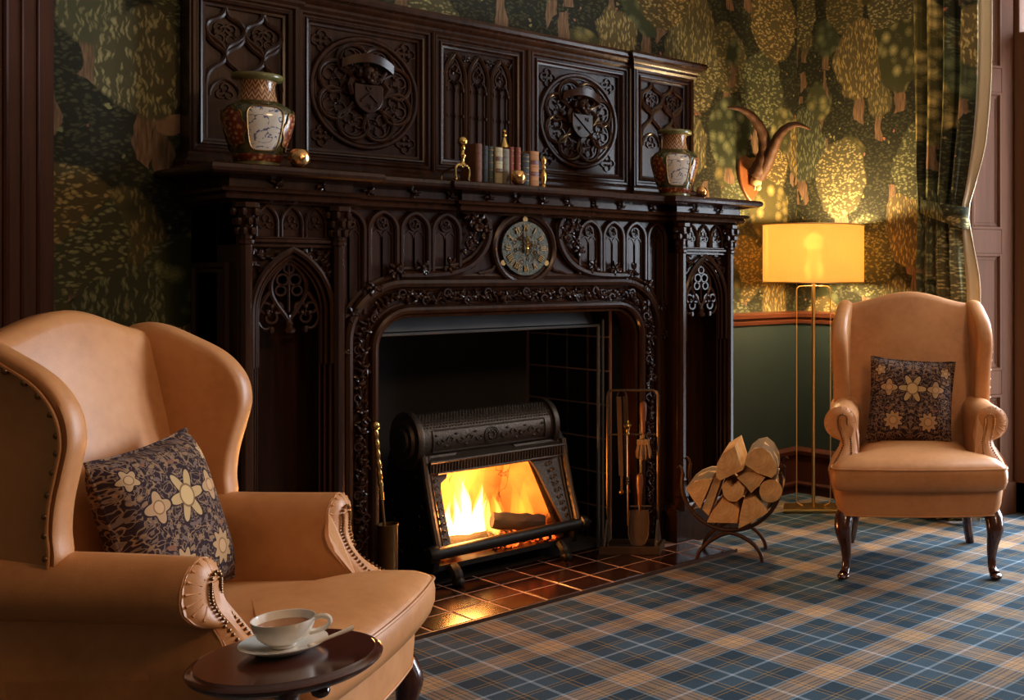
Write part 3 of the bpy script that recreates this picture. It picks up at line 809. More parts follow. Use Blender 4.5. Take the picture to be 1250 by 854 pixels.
MB().plan([(-.03, 1.541), (.03, 1.541), (.03, 1.556), (.018, 1.562), (.022, 1.572), (.010, 1.584), (.010, 1.596), (0, 1.606), (-.03, 1.606)], opath).build('base_moulding', OAK, om, ang=28)

def rosette(k, right):
    x0, x1, y, pf = SP[k]; cx, cz = (x0 + x1) / 2, (Z0 + Z1) / 2; R = .203; yb = y + .024
    m = MB()
    m.tube(xz(arc(cx, cz, R, 0, 2 * PI, 48)[:-1], yb - .004), .010, 7, True)
    m.tube(xz(arc(cx, cz, R - .016, 0, 2 * PI, 48)[:-1], yb), .005, 5, True)
    N = 8
    for i in range(N):
        a = PI / 2 + 2 * PI * (i + .5) / N
        rw = .060; rc = R - .018 - rw
        loop = []
        h = .40
        P0 = (.055, 0)
        loc = [(.052, -.012), (.085, -.036)] + [(rc + rw * math.cos(t), rw * math.sin(t)) for t in [-1.75 + 3.5 * q / 12 for q in range(13)]] + [(.085, .036), (.052, .012)]
        W = [(cx + u * math.cos(a) - v * math.sin(a), cz + u * math.sin(a) + v * math.cos(a)) for u, v in loc]
        m.tube(xz(W, yb - .006), .0075, 6)
        W2 = [(cx + (rc - .002 + (u - rc) * .8) * math.cos(a) - v * .78 * math.sin(a), cz + (rc - .002 + (u - rc) * .8) * math.sin(a) + v * .78 * math.cos(a)) for u, v in loc[2:-2]]
        m.tube(xz(W2, yb), .004, 5)
        trefoil(m, cx + rc * 1.0 * math.cos(a), cz + rc * math.sin(a), .040, yb - .002, .0045, a)
        fleuron(m, (cx + rc * .93 * math.cos(a), yb - .004, cz + rc * .93 * math.sin(a)), .014, 3)
    for i in range(4):
        a = PI / 4 + i * PI / 2
        trefoil(m, cx + .245 * math.cos(a) * .93, cz + .245 * math.sin(a), .034, yb, .0045, a + PI / 4, 4)
    m.build('rosette', OAK, pf)
    # shield with charges, head and ribbon above
    s = MB(); w, zt, zb = .055, cz + .03, cz - .078
    shp = [(cx - w, zt), (cx + w, zt), (cx + w, cz - .025)] + bez((cx + w, cz - .025), (cx + w * .9, cz - .055), (cx + w * .45, cz - .072), (cx, zb), 6)[1:] + bez((cx, zb), (cx - w * .45, cz - .072), (cx - w * .9, cz - .055), (cx - w, cz - .025), 6)[1:]
    s.prism(shp, yb - .034, yb)
    shield = s.build('shield', OAK, pf, smooth=False, bevel=.003)
    c = MB(); yy = yb - .036
    if right:
        c.tube([(cx - .045, yy, cz + .025), (cx + .04, yy, cz - .05)], .006, 5); fleuron(c, (cx + .022, yy, cz + .008), .010, 5); fleuron(c, (cx - .02, yy, cz - .035), .010, 5)
    else:
        c.tube([(cx - .032, yy, cz - .035), (cx, yy, cz - .005), (cx + .032, yy, cz - .035)], .005, 5)
        c.tube(xz(arc(cx, cz + .016, .009, -3.6, .45, 8), yy), .004, 5); fleuron(c, (cx, yy, cz - .052), .010, 5); fleuron(c, (cx + .026, yy, cz - .046), .006, 4)
    c.build('charges', OAK, shield)
    hd = MB()
    hd.ell((cx, yb - .03, cz + .068), (.026, .026, .033), None, 12, 8)
    hd.ell((cx, yb - .056, cz + .064), (.006, .009, .012), None, 8, 5)
    for q in (-1, 1):
        hd.ell((cx + q * .011, yb - .052, cz + .076), (.006, .005, .004), None, 6, 4); hd.ell((cx + q * .012, yb - .05, cz + .055), (.010, .008, .009), None, 6, 4)
        hd.ell((cx + q * .03, yb - .02, cz + .07), (.012, .014, .02), None, 6, 4); hd.ell((cx + q * .022, yb - .022, cz + .043), (.016, .014, .012), None, 6, 4)
        hd.tube([(cx + q * .06, yb - .02, cz - .01), (cx + q * .075, yb - .03, cz + .02), (cx + q * .06, yb - .02, cz + .045)], .011, 6)
    hd.ell((cx, yb - .046, cz + .044), (.012, .010, .010), None, 8, 5)
    hd.build('carved_head', OAK, pf)
    rb = MB(); L1, L2 = [], []
    for q in range(15):
        t = -1 + 2 * q / 14; x = cx + .10 * t; z = cz + .128 - .030 * t * t
        L1.append([(x, yb - .026 - .02 * (1 - t * t), z - .016), (x, yb - .030 - .02 * (1 - t * t), z + .016), (x, yb - .012, z + .017), (x, yb - .010, z - .017)])
    rb.loft(L1); rb.build('ribbon', OAK, pf)
rosette(1, False); rosette(3, True)
# middle panel: three lancets
x0, x1, y, pf = SP[2]; a, b = x0 + .052, x1 - .052; w = (b - a) / 3; yb = y + .022
for i in range(3):
    m = MB(); l, r = a + i * w, a + (i + 1) * w; xm = (l + r) / 2; zb_, zs = Z0 + .055, Z1 - .165
    m.tube([(l + .008, yb, zb_)] + xz(parch(l + .008, r - .008, zs, .10, 9), yb) + [(r - .008, yb, zb_)], .009, 6)
    m.tube([(l + .022, yb + .004, zb_)] + xz(parch(l + .022, r - .022, zs, .08, 9), yb + .004) + [(r - .022, yb + .004, zb_)], .005, 5)
    m.tube([(xm, yb, zb_), (xm, yb, zs - .03)], .005, 5)
    for g in (-1, 1):
        m.tube(xz(bez((xm, zs - .03), (xm + g * .012, zs + .005), (xm + g * .034, zs - .005), (xm + g * .036, zs - .04), 6), yb), .005, 5)
        m.tube(xz(bez((xm, zs - .025), (xm + g * .04, zs + .01), (xm + g * .03, zs + .03), (xm, zs + .06), 6), yb), .005, 5)
        m.ell((xm + g * .034, yb - .004, zs - .045), (.008, .008, .009), None, 6, 4); m.ell((xm + g * .034, yb - .004, zs - .15), (.007, .007, .008), None, 6, 4)
    m.ell((xm, yb - .004, zs - .045), (.008, .008, .009), None, 6, 4); m.ell((xm, yb - .004, zs - .15), (.007, .007, .008), None, 6, 4)
    fleuron(m, (xm, yb - .002, zs + .028), .018, 4)
    for g in (-1, 1): fleuron(m, (xm + g * w * .42, yb, zs + .085), .013, 4)
    m.build('lancet', OAK, pf)
# wings: net of ogee loops over lancets
for k in (0, 4):
    x0, x1, y, pf = SP[k]; a, b = x0 + .052, x1 - .052; w = (b - a) / 2; yb = y + .022; m = MB()
    def seg(p): m.tube(xz(p, yb), .009, 6)
    zt, zm, zl = Z1 - .05, Z1 - .175, Z1 - .30
    for i in range(5):                       # ogee diamonds
        c = a + w * i / 2
        top_, bot = (zt, zm - .0) if i % 2 == 0 else (zt - .0, zm)
        for g in (-1, 1):
            xe = c + g * w / 2
            if xe < a - 1e-4 or xe > b + 1e-4: continue
            if i % 2 == 1:
                seg(bez((c, zt), (c + g * .005, zt - .05), (xe - g * .005, zt - .03), (xe, zt - .07), 8)); seg(bez((xe, zt - .07), (xe, zt - .12), (c, zt - .10), (c, zt - .16), 8))
            else:
                seg(bez((c, zt - .07), (c, zt - .12), (xe, zt - .10), (xe, zt - .16), 8)) if False else None
                seg(bez((c, zt - .075), (c + g * .004, zt - .14), (xe, zt - .13), (xe, zt - .16), 8))
    for i in range(3):
        c = a + w * i
        for g in (-1, 1):
            xe = c + g * w / 2
            if xe < a - 1e-4 or xe > b + 1e-4: continue
            seg(bez((xe, zt - .16), (xe, zt - .20), (c, zt - .19), (c, zt - .26), 8))
        m.tube([(c, yb, zt - .25), (c, yb, Z0 + .05)], .007, 6)
    for i in range(2):
        c = a + w * (i + .5); ring(m, c, zt - .085, .022, yb, .005, 10, .6, 2.5); 
        for g in (-1, 1):
            m.ell((c + g * .032, yb, zt - .085), (.009, .008, .012), None, 6, 4); ring(m, c + g * .018, zt - .07, .017, yb + .002, .004); ring(m, c + g * .018, zt - .105, .015, yb + .002, .004)
        m.tube(xz(parch(c - w / 2 + .012, c + w / 2 - .012, zt - .30, .06, 7), yb + .003), .006, 6)
        trefoil(m, c, zt - .285, .026, yb + .002, .004)
    m.build('tracery', OAK, pf)

# ================================================================== HEARTH, FIREBOX
TS = .1512
hx0, hx1, hy0, hy1 = 1.623, 3.335, 3.36, YC + .14
hearth = thing('hearth', 'hearth of dark red square tiles with pale joints before the fire', 'hearth', (XC, 3.5, 0))
MB().box(hx0 - .005, hx1 + .004, hy0 - .004, hy1, 0, .0108).build('mortar_bed', M['grout'], hearth, smooth=False)
MB().box(hx0 - .005, hx1 + .006, hy0 - .010, hy0 - .003, 0, .013).build('edge_strip', M['rust'], hearth, smooth=False)
def tile_mesh(w, d, h, mat, nm):
    g = .0036; t = MB(); e = .0025
    loops = [[(g, g, 0), (w - g, g, 0), (w - g, d - g, 0), (g, d - g, 0)], [(g, g, h - e), (w - g, g, h - e), (w - g, d - g, h - e), (g, d - g, h - e)], [(g + e, g + e, h), (w - g - e, g + e, h), (w - g - e, d - g - e, h), (g + e, d - g - e, h)]]
    t.loft(loops); me = bpy.data.meshes.new(nm); me.from_pydata(t.v, [], t.f); bm_fix(me); me.materials.append(mat); return me
tm = {}
nx = int(math.ceil((hx1 - 1.623) / TS - 1e-3))
for i in range(nx):
    for j in range(4):
        x, y = 1.623 + i * TS, hy0 + j * TS
        w = min(TS, hx1 - x); d = min(TS, hy1 - y)
        if w < .02 or d < .02: continue
        if (x + w < XC - PI_ + .03 or x + w > XC + PI_ - .01) and y + d > YP - .02:
            d = YP - .03 - y
            if d < .02: continue
        key = (round(w, 3), round(d, 3))
        if key not in tm: tm[key] = tile_mesh(w, d, .005, M['tile'], 'hearth_tile')
        o = bpy.data.objects.new('hearth_tile', tm[key]); COL.objects.link(o); o.parent = hearth
        o.location = Vector((x, y, .0075 + rnd.uniform(-.0004, .0004))) - Vector((XC, 3.5, 0))
# firebox
FBL, FBR, FBY, FBT = 1.965, 3.065, 4.50, 1.05
fb = thing('firebox', 'black tiled fireplace opening with sooty back behind the fire basket', 'firebox', (XC, 4.2, 0))
for xa, xb in ((FBL - .03, FBL), (FBR, FBR + .03)): MB().box(xa, xb, YC + .14, FBY, 0, 1.4)  .build('side_wall', M['wallgrout'], fb, smooth=False)
MB().box(FBL - .03, FBR + .03, FBY, FBY + .04, 0, 1.4).build('back_wall', M['soot'], fb, smooth=False)
MB().box(FBL - .03, FBR + .03, YC + .14, FBY + .04, 1.4, 1.44).build('throat', M['soot'], fb, smooth=False)
MB().box(FBL, FBR, YC + .14, FBY, 0, .010).build('inner_hearth', M['soot'], fb, smooth=False)
tw = tile_mesh(TS, TS, .005, M['walltile'], 'wall_tile')
for s in (-1, 1):
    for i in range(4):
        for j in range(8):
            o = bpy.data.objects.new('wall_tile', tw); COL.objects.link(o); o.parent = fb
            y, z = YC + .15 + i * TS, .012 + j * TS
            if s > 0: o.location = Vector((FBR - .0005, y, z)) - Vector((XC, 4.2, 0)); o.rotation_euler = (0, -PI / 2, 0)
            else: o.location = Vector((FBL + .0005, y + TS, z)) - Vector((XC, 4.2, 0)); o.rotation_euler = (0, -PI / 2, PI)
# steel frame and smoke hood
m = MB(); yf = YC + .135
m.tube([(FBL + .012, yf, .01), (FBL + .012, yf, .975), (FBR - .075, yf, .975), (FBR - .075, yf, .01)], .009, 8)
m.tube([(FBR - .05, yf, .01), (FBR - .05, yf, 1.0)], .006, 8)
frm = m.build('steel_frame', M['hood'], fb)
hd = MB()
hp = [(YC + .13, .985), (YC + .15, .985), (YC + .30, 1.30), (YC + .28, 1.31)]
hd.loft([[(FBL - .02, q[0], q[1]) for q in hp], [(FBR - .14, q[0], q[1]) for q in hp], [(FBR - .08, q[0] + .03, .985 if q[1] < 1 else 1.12) for q in hp]])
hd.build('smoke_hood', M['hood'], fb)
MB().box(FBL - .03, FBR + .03, YC + .16, YC + .175, 1.10, 1.42).build('lintel_plate', M['soot'], fb, smooth=False)
for xa, xb in ((FBL - .05, FBL - .002), (FBR + .002, FBR + .05)): MB().box(xa, xb, YC + .131, YC + .15, 0, 1.09).build('reveal_strip', M['iron'], fb, smooth=False)

# ---- cast iron fire basket
bk = thing('fire_basket', 'ornate cast iron fire basket with a barrel hood and the fire burning in it', 'fire basket', (2.51, 3.9, .012))
BL, BR = 2.20, 2.81; BYC, BZC, BRR = 3.985, .553, .100; KL, KR = BL - .02, BR - .022
CI = M['castiron']
m = MB().lathe([(BRR - .02, KL - .0), (BRR, KL), (BRR, KR), (BRR - .02, KR)], (0, BYC, BZC), 40, ax='x')
barrel = m.build('barrel_hood', CI, bk)
for e, sg in ((KL, -1), (KR, 1)):
    m = MB().lathe([(.02, e + sg * .028), (.045, e + sg * .032), (.05, e + sg * .024), (.075, e + sg * .026), (.08, e + sg * .014), (BRR + .012, e + sg * .016), (BRR + .016, e + sg * .006), (BRR + .014, e - sg * .008), (BRR, e - sg * .01)], (0, BYC, BZC), 40, ax='x')
    m.build('barrel_end', M['castiron'], bk)
# relief on the barrel: framed scrollwork with a round boss
def bp(x, a, o=.002): return (x, BYC - (BRR + o) * math.cos(a), BZC + (BRR + o) * math.sin(a))
m = MB(); A0, A1 = -.42, .42
for a in (A0, A1): m.tube([bp(KL + .05 + (KR - KL - .1) * t / 20, a) for t in range(21)], .0035, 5)
for x in (KL + .05, KR - .05): m.tube([bp(x, A0 + (A1 - A0) * t / 8) for t in range(9)], .0035, 5)
xm = (KL + KR) / 2
for rr in (.032, .026): m.tube([bp(xm + rr * math.cos(t), rr * math.sin(t) / BRR) for t in [2 * PI * q / 20 for q in range(20)]], .003, 5, True)
for k in range(8):
    t = 2 * PI * k / 8; m.ell(bp(xm + .014 * math.cos(t), .014 * math.sin(t) / BRR), (.007, .004, .007), None, 6, 4)
for g in (-1, 1):
    for q in range(5):
        c = xm + g * (.052 + q * .042); sg = 1 if q % 2 else -1
        pth = [bp(c + g * (.019 * (1 - .11 * i)) * math.cos(i * .55), sg * .19 * (1 - .11 * i) * math.sin(i * .55)) for i in range(9)]
        m.tube(pth, .003, 5)
        m.ell(bp(c, sg * .1), (.006, .004, .006), None, 6, 4); m.ell(bp(c + g * .02, -sg * .22), (.008, .004, .005), None, 6, 4)
for j in range(7):
    for i in range(44):
        m.ell(bp(KL + .02 + i * .0133 + (j % 2) * .0066, .55 + j * .12, .001), (.0048, .0025, .0042), None, 5, 3)
m.build('relief', CI, barrel, kind='stuff')
# side cheeks with a swept front edge
prof = [(3.775, .14), (3.79, .19), (3.82, .27), (3.85, .36), (3.872, .44), (3.886, .50), (3.92, .54), (4.0, .56), (4.12, .50), (4.16, .35), (4.17, .16), (4.16, .07), (3.80, .07)]
for sg, xe in ((-1, BL - .012), (1, BR + .012)):
    m = MB().prism(prof, xe - .012, xe + .012, 'x')
    ck = m.build('cheek', M['iron'], bk, smooth=False, bevel=.003)
    m = MB(); front = spline([(0, y, z) for y, z in prof[:6]], 5)
    m.tube([(xe, q[1] - .004, q[2]) for q in front], .014, 8); m.tube([(xe - sg * .022, q[1] + .002, q[2]) for q in front], .006, 6)
    m.build('cheek_moulding', CI, ck)
    r2 = random.Random(3); m = MB()
    for k in range(90):
        yy, zz = r2.uniform(3.84, 4.14), r2.uniform(.10, .50)
        if yy < 3.79 + .22 * max(0, zz - .1): continue
        m.ell((xe + sg * .012, yy, zz), (.004, .012, .006), Matrix.Rotation(r2.uniform(0, 6), 3, 'X'), 6, 4)
    m.build('cheek_relief', M['iron'], ck, kind='stuff')
# front face round the opening: header and two jamb panels following the sweep
fr_pts = [(q[1], q[2]) for q in front]
def face_strip(xa, xb):   # xa, xb functions of z
    L = []
    for y, z in fr_pts: L.append([(xa(z), y + .004, z), (xb(z), y + .004, z), (xb(z), y + .02, z), (xa(z), y + .02, z)])
    return MB().loft(L)
jl = lambda z: BL + .045 + (.02 if z > .40 else 0) + .05 * max(0, (z - .36) / .12) ** 2
jr = lambda z: BR - .045 - .10 * (z - .14) / .3 - .03 * max(0, (z - .36) / .1) ** 2
face_strip(lambda z: BL, jl).build('jamb', CI, bk); face_strip(jr, lambda z: BR).build('jamb', CI, bk)
m = MB().box(BL, BR, 3.855, 3.93, .435, .478); m.loft([[(x, 3.858, .476), (x, 3.94, .476), (x, 3.94, .53), (x, 3.905, .50)] for x in (BL, BR)])
for i in range(46):
    x = BL + .01 + i * (BR - BL - .02) / 45; m.tube([(x, 3.854, .44), (x, 3.852, .474)], .0045, 5)
m.tube([(BL, 3.853, .478), (BR, 3.853, .478)], .006, 6); m.tube([(BL + .03, 3.855, .434), (BR - .03, 3.855, .434)], .005, 6)
m.build('fluted_header', CI, bk)
for g, jf in ((-1, jl), (1, jr)):
    m = MB()
    for q in range(9):
        z = .19 + q * .027; y = 3.777 + (z - .14) * .30
        xe = BL + .022 if g < 0 else (jr(z) + BR) / 2
        m.tube([(xe + .010 * math.cos(t) * (1 - t / 9), y, z + .010 * math.sin(t) * (1 - t / 9)) for t in [i * .7 for i in range(8)]], .003, 5)
    m.build('jamb_relief', CI, bk)
# front bar with round ends, floor plate, feet
m = MB().lathe([(.006, BL - .06), (.026, BL - .055), (.034, BL - .04), (.034, BL - .022), (.024, BL - .018), (.024, BR + .018), (.034, BR + .022), (.034, BR + .04), (.026, BR + .055), (.010, BR + .062), (.008, BR + .075), (.002, BR + .08)], (0, 3.775, .15), 20, ax='x')
m.build('front_bar', M['iron'], bk)
MB().box(BL, BR, 3.80, 4.16, .075, .095).build('grate_plate', M['iron'], bk, smooth=False)
for x in (BL + .06, BR - .06):
    MB().tube(spline([(x, 3.80, .08), (x, 3.77, .06), (x, 3.765, .035), (x, 3.75, .014 + .02)], 5), [.022] * 15 + [.02], 8).ell((x, 3.755, .032), (.022, .026, .02), None, 10, 6).build('foot', M['iron'], bk)
    MB().tube([(x, 4.13, .08), (x, 4.13, .013)], .018, 8).build('foot', M['iron'], bk)
# firebrick lining
brk = MB(); brk.loft([[(BL + .02, 4.13, .095), (BR - .02, 4.13, .095), (BR - .02, 4.15, .095), (BL + .02, 4.15, .095)], [(BL + .02, 4.07, .30), (BR - .02, 4.07, .30), (BR - .02, 4.15, .30), (BL + .02, 4.15, .30)], [(BL + .02, 3.99, .46), (BR - .02, 3.99, .46), (BR - .02, 4.15, .46), (BL + .02, 4.15, .46)]])
brk.build('fire_back', M['firebrick'], bk, smooth=False)
m = MB()
m.prism([(3.83, .10), (3.90, .43), (4.10, .43), (4.14, .10)], BL + .004, BL + .02, 'x'); m.build('side_brick', M['firebrick'], bk, smooth=False); m = MB()
m.loft([[(BR - .05, 3.82, .095), (BR - .15, 4.12, .095), (BR - .12, 4.14, .095), (BR - .02, 3.83, .095)], [(BR - .11, 3.87, .30), (BR - .17, 4.08, .30), (BR - .02, 4.12, .30), (BR - .02, 3.87, .30)], [(BR - .16, 3.90, .45), (BR - .19, 4.0, .45), (BR - .02, 4.10, .45), (BR - .02, 3.89, .45)]])
m.build('side_brick', M['firebrick'], bk, smooth=False)
# bed of coals, logs, flames
coals = MB(); r3 = random.Random(11)
for k in range(150):
    coals.ell((r3.uniform(BL + .03, BR - .03), r3.uniform(3.82, 4.08), .105 + r3.uniform(0, .03)), (r3.uniform(.014, .026), r3.uniform(.014, .026), r3.uniform(.010, .02)), rotz(r3.random() * 6), 6, 4)
c = coals.build('coal_bed', M['embers']); tag(c, 'bed of glowing red coals under the flames in the fire basket', 'coals'); c['kind'] = 'stuff'
def rough_log(name, p0, p1, r, label, seed):
    rr = random.Random(seed); m = MB(); N = 9; n = 12; loops = []
    a, b = Vector(p0), Vector(p1); t = (b - a).normalized(); u = t.orthogonal().normalized(); v = t.cross(u)
    ph = [rr.uniform(.88, 1.12) for _ in range(n)]
    for i in range(N + 1):
        c = a + (b - a) * (i / N) + u * rr.uniform(-.004, .004)
        loops.append([tuple(c + (u * math.cos(2 * PI * k / n) + v * math.sin(2 * PI * k / n)) * r * ph[k] * rr.uniform(.93, 1.07)) for k in range(n)])
    m.loft(loops); o = m.build(name, M['charred']); tag(o, label, 'log'); return o
rough_log('burning_log', (2.50, 3.91, .20), (2.70, 3.845, .165), .032, 'charred log lying at a slant across the right of the fire basket', 1)
rough_log('burning_log', (2.235, 3.87, .150), (2.43, 3.835, .150), .028, 'charred log lying level along the front of the coals', 2)
fire = thing('fire', 'bright yellow and orange flames burning in the iron fire basket', 'fire', (2.45, 3.95, .13), local=True)
def tongue(x, y, z, h, w, d, ph, mat):
    N = 14; n = 12; loops = []
    for i in range(N + 1):
        t = i / N
        rr = (math.sin(PI * min(1, t * 1.0) ** .55) ** .8) * (1 - t * .35) if 0 < t < 1 else .02
        cx = x + .035 * h / .3 * math.sin(ph + 4.0 * t) * t; cy = y + .02 * math.sin(ph * 1.7 + 3 * t) * t
        loops.append([(cx + w * rr * math.cos(2 * PI * k / n) * (1 + .15 * math.sin(3 * k + ph + 5 * t)), cy + d * rr * math.sin(2 * PI * k / n), z + h * t) for k in range(n)])
    MB().loft(loops).build('flame', mat, fire, smooth=True, ang=180)
rf = random.Random(5)
for k in range(13):
    x = -.19 + .40 * k / 12 + rf.uniform(-.02, .02); hh = .19 + .14 * math.exp(-((x + .05) / .12) ** 2) + rf.uniform(-.05, .03)
    tongue(x, rf.uniform(-.03, .06), 0, hh, rf.uniform(.025, .045), .03, rf.uniform(0, 6), M['flame_o'])
for k in range(12):
    x = -.17 + .26 * k / 11 + rf.uniform(-.015, .015); hh = .15 + .16 * math.exp(-((x + .05) / .08) ** 2) + rf.uniform(-.06, .02)
    tongue(x, rf.uniform(-.04, .03), 0.0, hh, rf.uniform(.014, .03), .022, rf.uniform(0, 6), M['flame_y'])
for k in range(8):
    x = -.14 + .17 * k / 7; hh = .13 + .13 * math.exp(-((x + .05) / .06) ** 2)
    tongue(x, rf.uniform(-.03, .01), .005, hh, rf.uniform(.016, .028), .02, rf.uniform(0, 6), M['flame_w'])
point_light('firelight', (2.43, 3.93, .31), 11, (1.0, .37, .075), .06)
point_light('firelight_front', (2.33, 3.85, .27), 9, (1.0, .38, .08), .05)

# ================================================================== WING CHAIRS
def chair():
    root = thing('wing_armchair', '', 'armchair', (0, 0, 0), local=True, group='tan leather wing chairs')
    LE = M['leather']
    def outline(hw_f, hw_b, bf, bb, bow, rf_=.05, n=7):
        pts = []
        # right side back -> front, front edge, left side
        pts += [(hw_b, bb)]
        pts += [(hw_b + (hw_f - hw_b) * t, bb + (bf - rf_ - bb) * t) for t in (.33, .66, 1)]
        pts += [(hw_f - rf_ + rf_ * math.cos(a), bf - rf_ + rf_ * math.sin(a)) for a in [PI / 2 * i / 5 for i in range(1, 6)]]
        for i in range(1, 2 * n):
            t = i / (2 * n); x = (hw_f - rf_) * (1 - 2 * t); pts.append((x, bf + bow * (1 - (x / hw_f) ** 2)))
        half = [(-x, y) for x, y in pts[:9]][::-1]
        return pts + half
    # seat rail
    m = MB(); o = outline(.335, .275, -.005, -.565, .025)
    m.loft([[(x * s, y * s2 + .0, z) for x, y in o] for s, s2, z in ((.93, .97, .245), (.95, .985, .25), (.985, 1, .29), (1.0, 1, .335), (1.0, 1, .37))])
    m.build('seat_rail', LE, root)
    m = MB(); m.tube([(x * .935, y * .975 + (.002 if y > -.5 else 0), .248) for x, y in o], .0035, 6, True)
    m.build('rail_piping', LE, root)
    # cushion, T shaped
    tp = [(.225, -.545), (.235, -.30), (.238, -.12), (.25, -.085), (.30, -.08), (.335, -.07), (.345, -.03), (.335, .02), (.29, .035), (.15, .05), (0, .055)]
    tp = tp + [(-x, y) for x, y in tp[-2::-1]]
    T = [(q[0], q[1]) for q in spline([(x, y, 0) for x, y in tp], 4)]
    cxy = (0, -.26)
    def lp(f, z, dome=0): return [(x + (cxy[0] - x) * f, y + (cxy[1] - y) * f, z) for x, y in T]
    m = MB().loft([lp(.05, .348), lp(.012, .355), lp(-.012, .38), lp(-.015, .41), lp(-.003, .435), lp(.03, .447), lp(.09, .459), lp(.2, .470), lp(.4, .480), lp(.65, .486), lp(.9, .488)])
    cu = m.build('seat_cushion', LE, root, ang=60)
    MB().tube([(x * 1.003, y * 1.003, z) for x, y, z in lp(-.004, .4355)], .0042, 6).build('cushion_piping', LE, cu)
    # arms
    for s in (-1, 1):
        loops = []; st = [(0, .0), (.3, .0), (.55, .004), (.75, .010), (.88, .016), (.96, .02), (1.0, .02)]
        def bba(z): return -.60 + .06 * max(0, min(1, (.6 - z) / .35))
        def bfr(z): return -.20 + .125 * max(0, min(1, (.57 - z) / .15)) ** 1.5
        def arm_prof(b, fl, k=1.0):
            hip = max(0.0, min(1.0, (b - .6) / .4)); dz = -.012 * b
            cx_, cz_, r = .292 + fl, .60 + dz, .066 * k
            P = [(.232, .36), (.232, .46), (.230 + fl * .5, .53), ]
            P += [(cx_ + r * math.cos(a), cz_ + r * math.sin(a)) for a in [math.radians(d) for d in range(195, -101, -22)]]
            P += [(.297 + fl * .6, .525), (.302 + hip * .012, .50), (.309 + hip * .040, .455), (.312 + hip * .050, .42), (.312 + hip * .040, .36), (.300 + hip * .025, .262), (.27, .262), (.245, .30)]
            return P
        for b, flv in st: loops.append([(s * a, bba(z) + (bfr(z) - bba(z)) * b, z) for a, z in arm_prof(b, flv)])
        arm = MB().loft(loops).build('arm', LE, root, ang=50)
        # padded front of the arm
        RC, RZ, RR = .312, .588, .067
        def a_out(z):
            tab = [(.262, .325), (.36, .352), (.42, .362), (.455, .349), (.50, .316), (.525, .311), (.56, .311)]
            o_ = .311
            for (z0_, v0), (z1_, v1) in zip(tab[:-1], tab[1:]):
                if z0_ <= z <= z1_: o_ = v0 + (v1 - v0) * (z - z0_) / (z1_ - z0_)
            if abs(z - RZ) < RR: c_ = RC + math.sqrt(RR ** 2 - (z - RZ) ** 2); return max(o_, c_) if z < RZ else c_
            return o_
        def a_in(z):
            if z > RZ: return RC - math.sqrt(max(0, RR ** 2 - (z - RZ) ** 2))
            if z > .53: return .232 + (RC - RR - .232) * (z - .53) / (RZ - .53)
            return .235
        def fb_(a, z):
            lo_, hi_ = a_in(z), a_out(z); u = (a - lo_) / max(1e-4, hi_ - lo_)
            return bfr(z) - .004 + .024 * max(0, 1 - abs(2 * u - 1) ** 3) * min(1, (RZ + RR - z) / .03) ** .5
        zl = [.262 + (.6545 - .262) * i / 40 for i in range(41)]; Lf = []
        for z in zl:
            lo_, hi_ = a_in(z), a_out(z)
            Lf.append([(s * (lo_ + (hi_ - lo_) * k / 10), fb_(lo_ + (hi_ - lo_) * k / 10, z), z) for k in range(11)])
        MB().loft(Lf, False, False, closed=False).build('arm_front', LE, arm, ang=80)
        # facing strip on the scroll edged with nails
        ctr = [(.305, .615), (.302, .605), (.302, .585), (.294, .55), (.284, .51), (.292, .47), (.305, .44), (.315, .42)]
        cl = spline([(s * a, fb_(a, z) + .004, z) for a, z in ctr[1:]], 5)
        L = []
        for i, q in enumerate(cl):
            w = .017 if q[2] > .56 else .015 + .02 * max(0, (.50 - q[2]) / .08)
            L.append([(q[0] - w, q[1] - .008, q[2]), (q[0] - w * .5, q[1], q[2]), (q[0] + w * .5, q[1], q[2]), (q[0] + w, q[1] - .008, q[2])])
        fs = MB().loft(L).build('arm_facing', LE, arm)
        nl = MB()
        for g in (-1, 1):
            pth = [(q[0] + g * (.019 if q[2] > .56 else .017 + .02 * max(0, (.50 - q[2]) / .08)), fb_(abs(q[0] + g * .018), q[2]) + .0045, q[2]) for q in cl]
            for i in range(len(pth) - 1):
                nl.ell(Vector(pth[i]), (.0040, .0040, .0040), None, 6, 4)
        top = cl[0]
        for k in range(7):
            a = PI * k / 6; nl.ell((top[0] + .019 * math.cos(a), fb_(abs(top[0] + .019 * math.cos(a)), top[2] + .019 * math.sin(a)) + .004, top[2] + .019 * math.sin(a)), (.0042, .0042, .0042), None, 6, 4)
        nl.build('arm_nail_trim', M['nail'], arm, kind='stuff')
        # pleats round the scroll
        pl = MB()
        for d in range(-60, 200, 22):
            a = math.radians(d); c0 = (.312, .592)
            A0_, Z0_ = c0[0] + .032 * math.cos(a), c0[1] + .032 * math.sin(a); A1_, Z1_ = c0[0] + .060 * math.cos(a), c0[1] + .060 * math.sin(a)
            p0 = (s * A0_, fb_(A0_, Z0_), Z0_); p1 = (s * A1_, fb_(A1_, Z1_), Z1_)
            pl.tube([p0, p1], [.0015, .0032], 5)
        pl.build('scroll_pleats', LE, arm)
    # back
    m = MB(); loops = []; NA = 18
    for i in range(NA + 1):
        a = -.285 + .57 * i / NA; q = a / .285
        zt = 1.066 + .054 * (.5 + .5 * math.cos(PI * min(1, abs(q)))) ** .9
        P = []
        for k in range(9):
            t = k / 8; z = .36 + (zt - .03 - .36) * t
            P.append((a, -.505 - .125 * t + .018 * math.sin(PI * t) * (1 - q * q), z))
        P += [(a, -.640, zt - .010), (a, -.662, zt), (a, -.690, zt - .004), (a, -.708, zt - .025), (a, -.710, zt - .08)]
        P += [(a, -.672, .8), (a, -.632, .62), (a, -.600, .42), (a, -.572, .247), (a, -.545, .247), (a, -.52, .30)]
        loops.append(P)
    m.loft(loops).build('back', LE, root, ang=60)
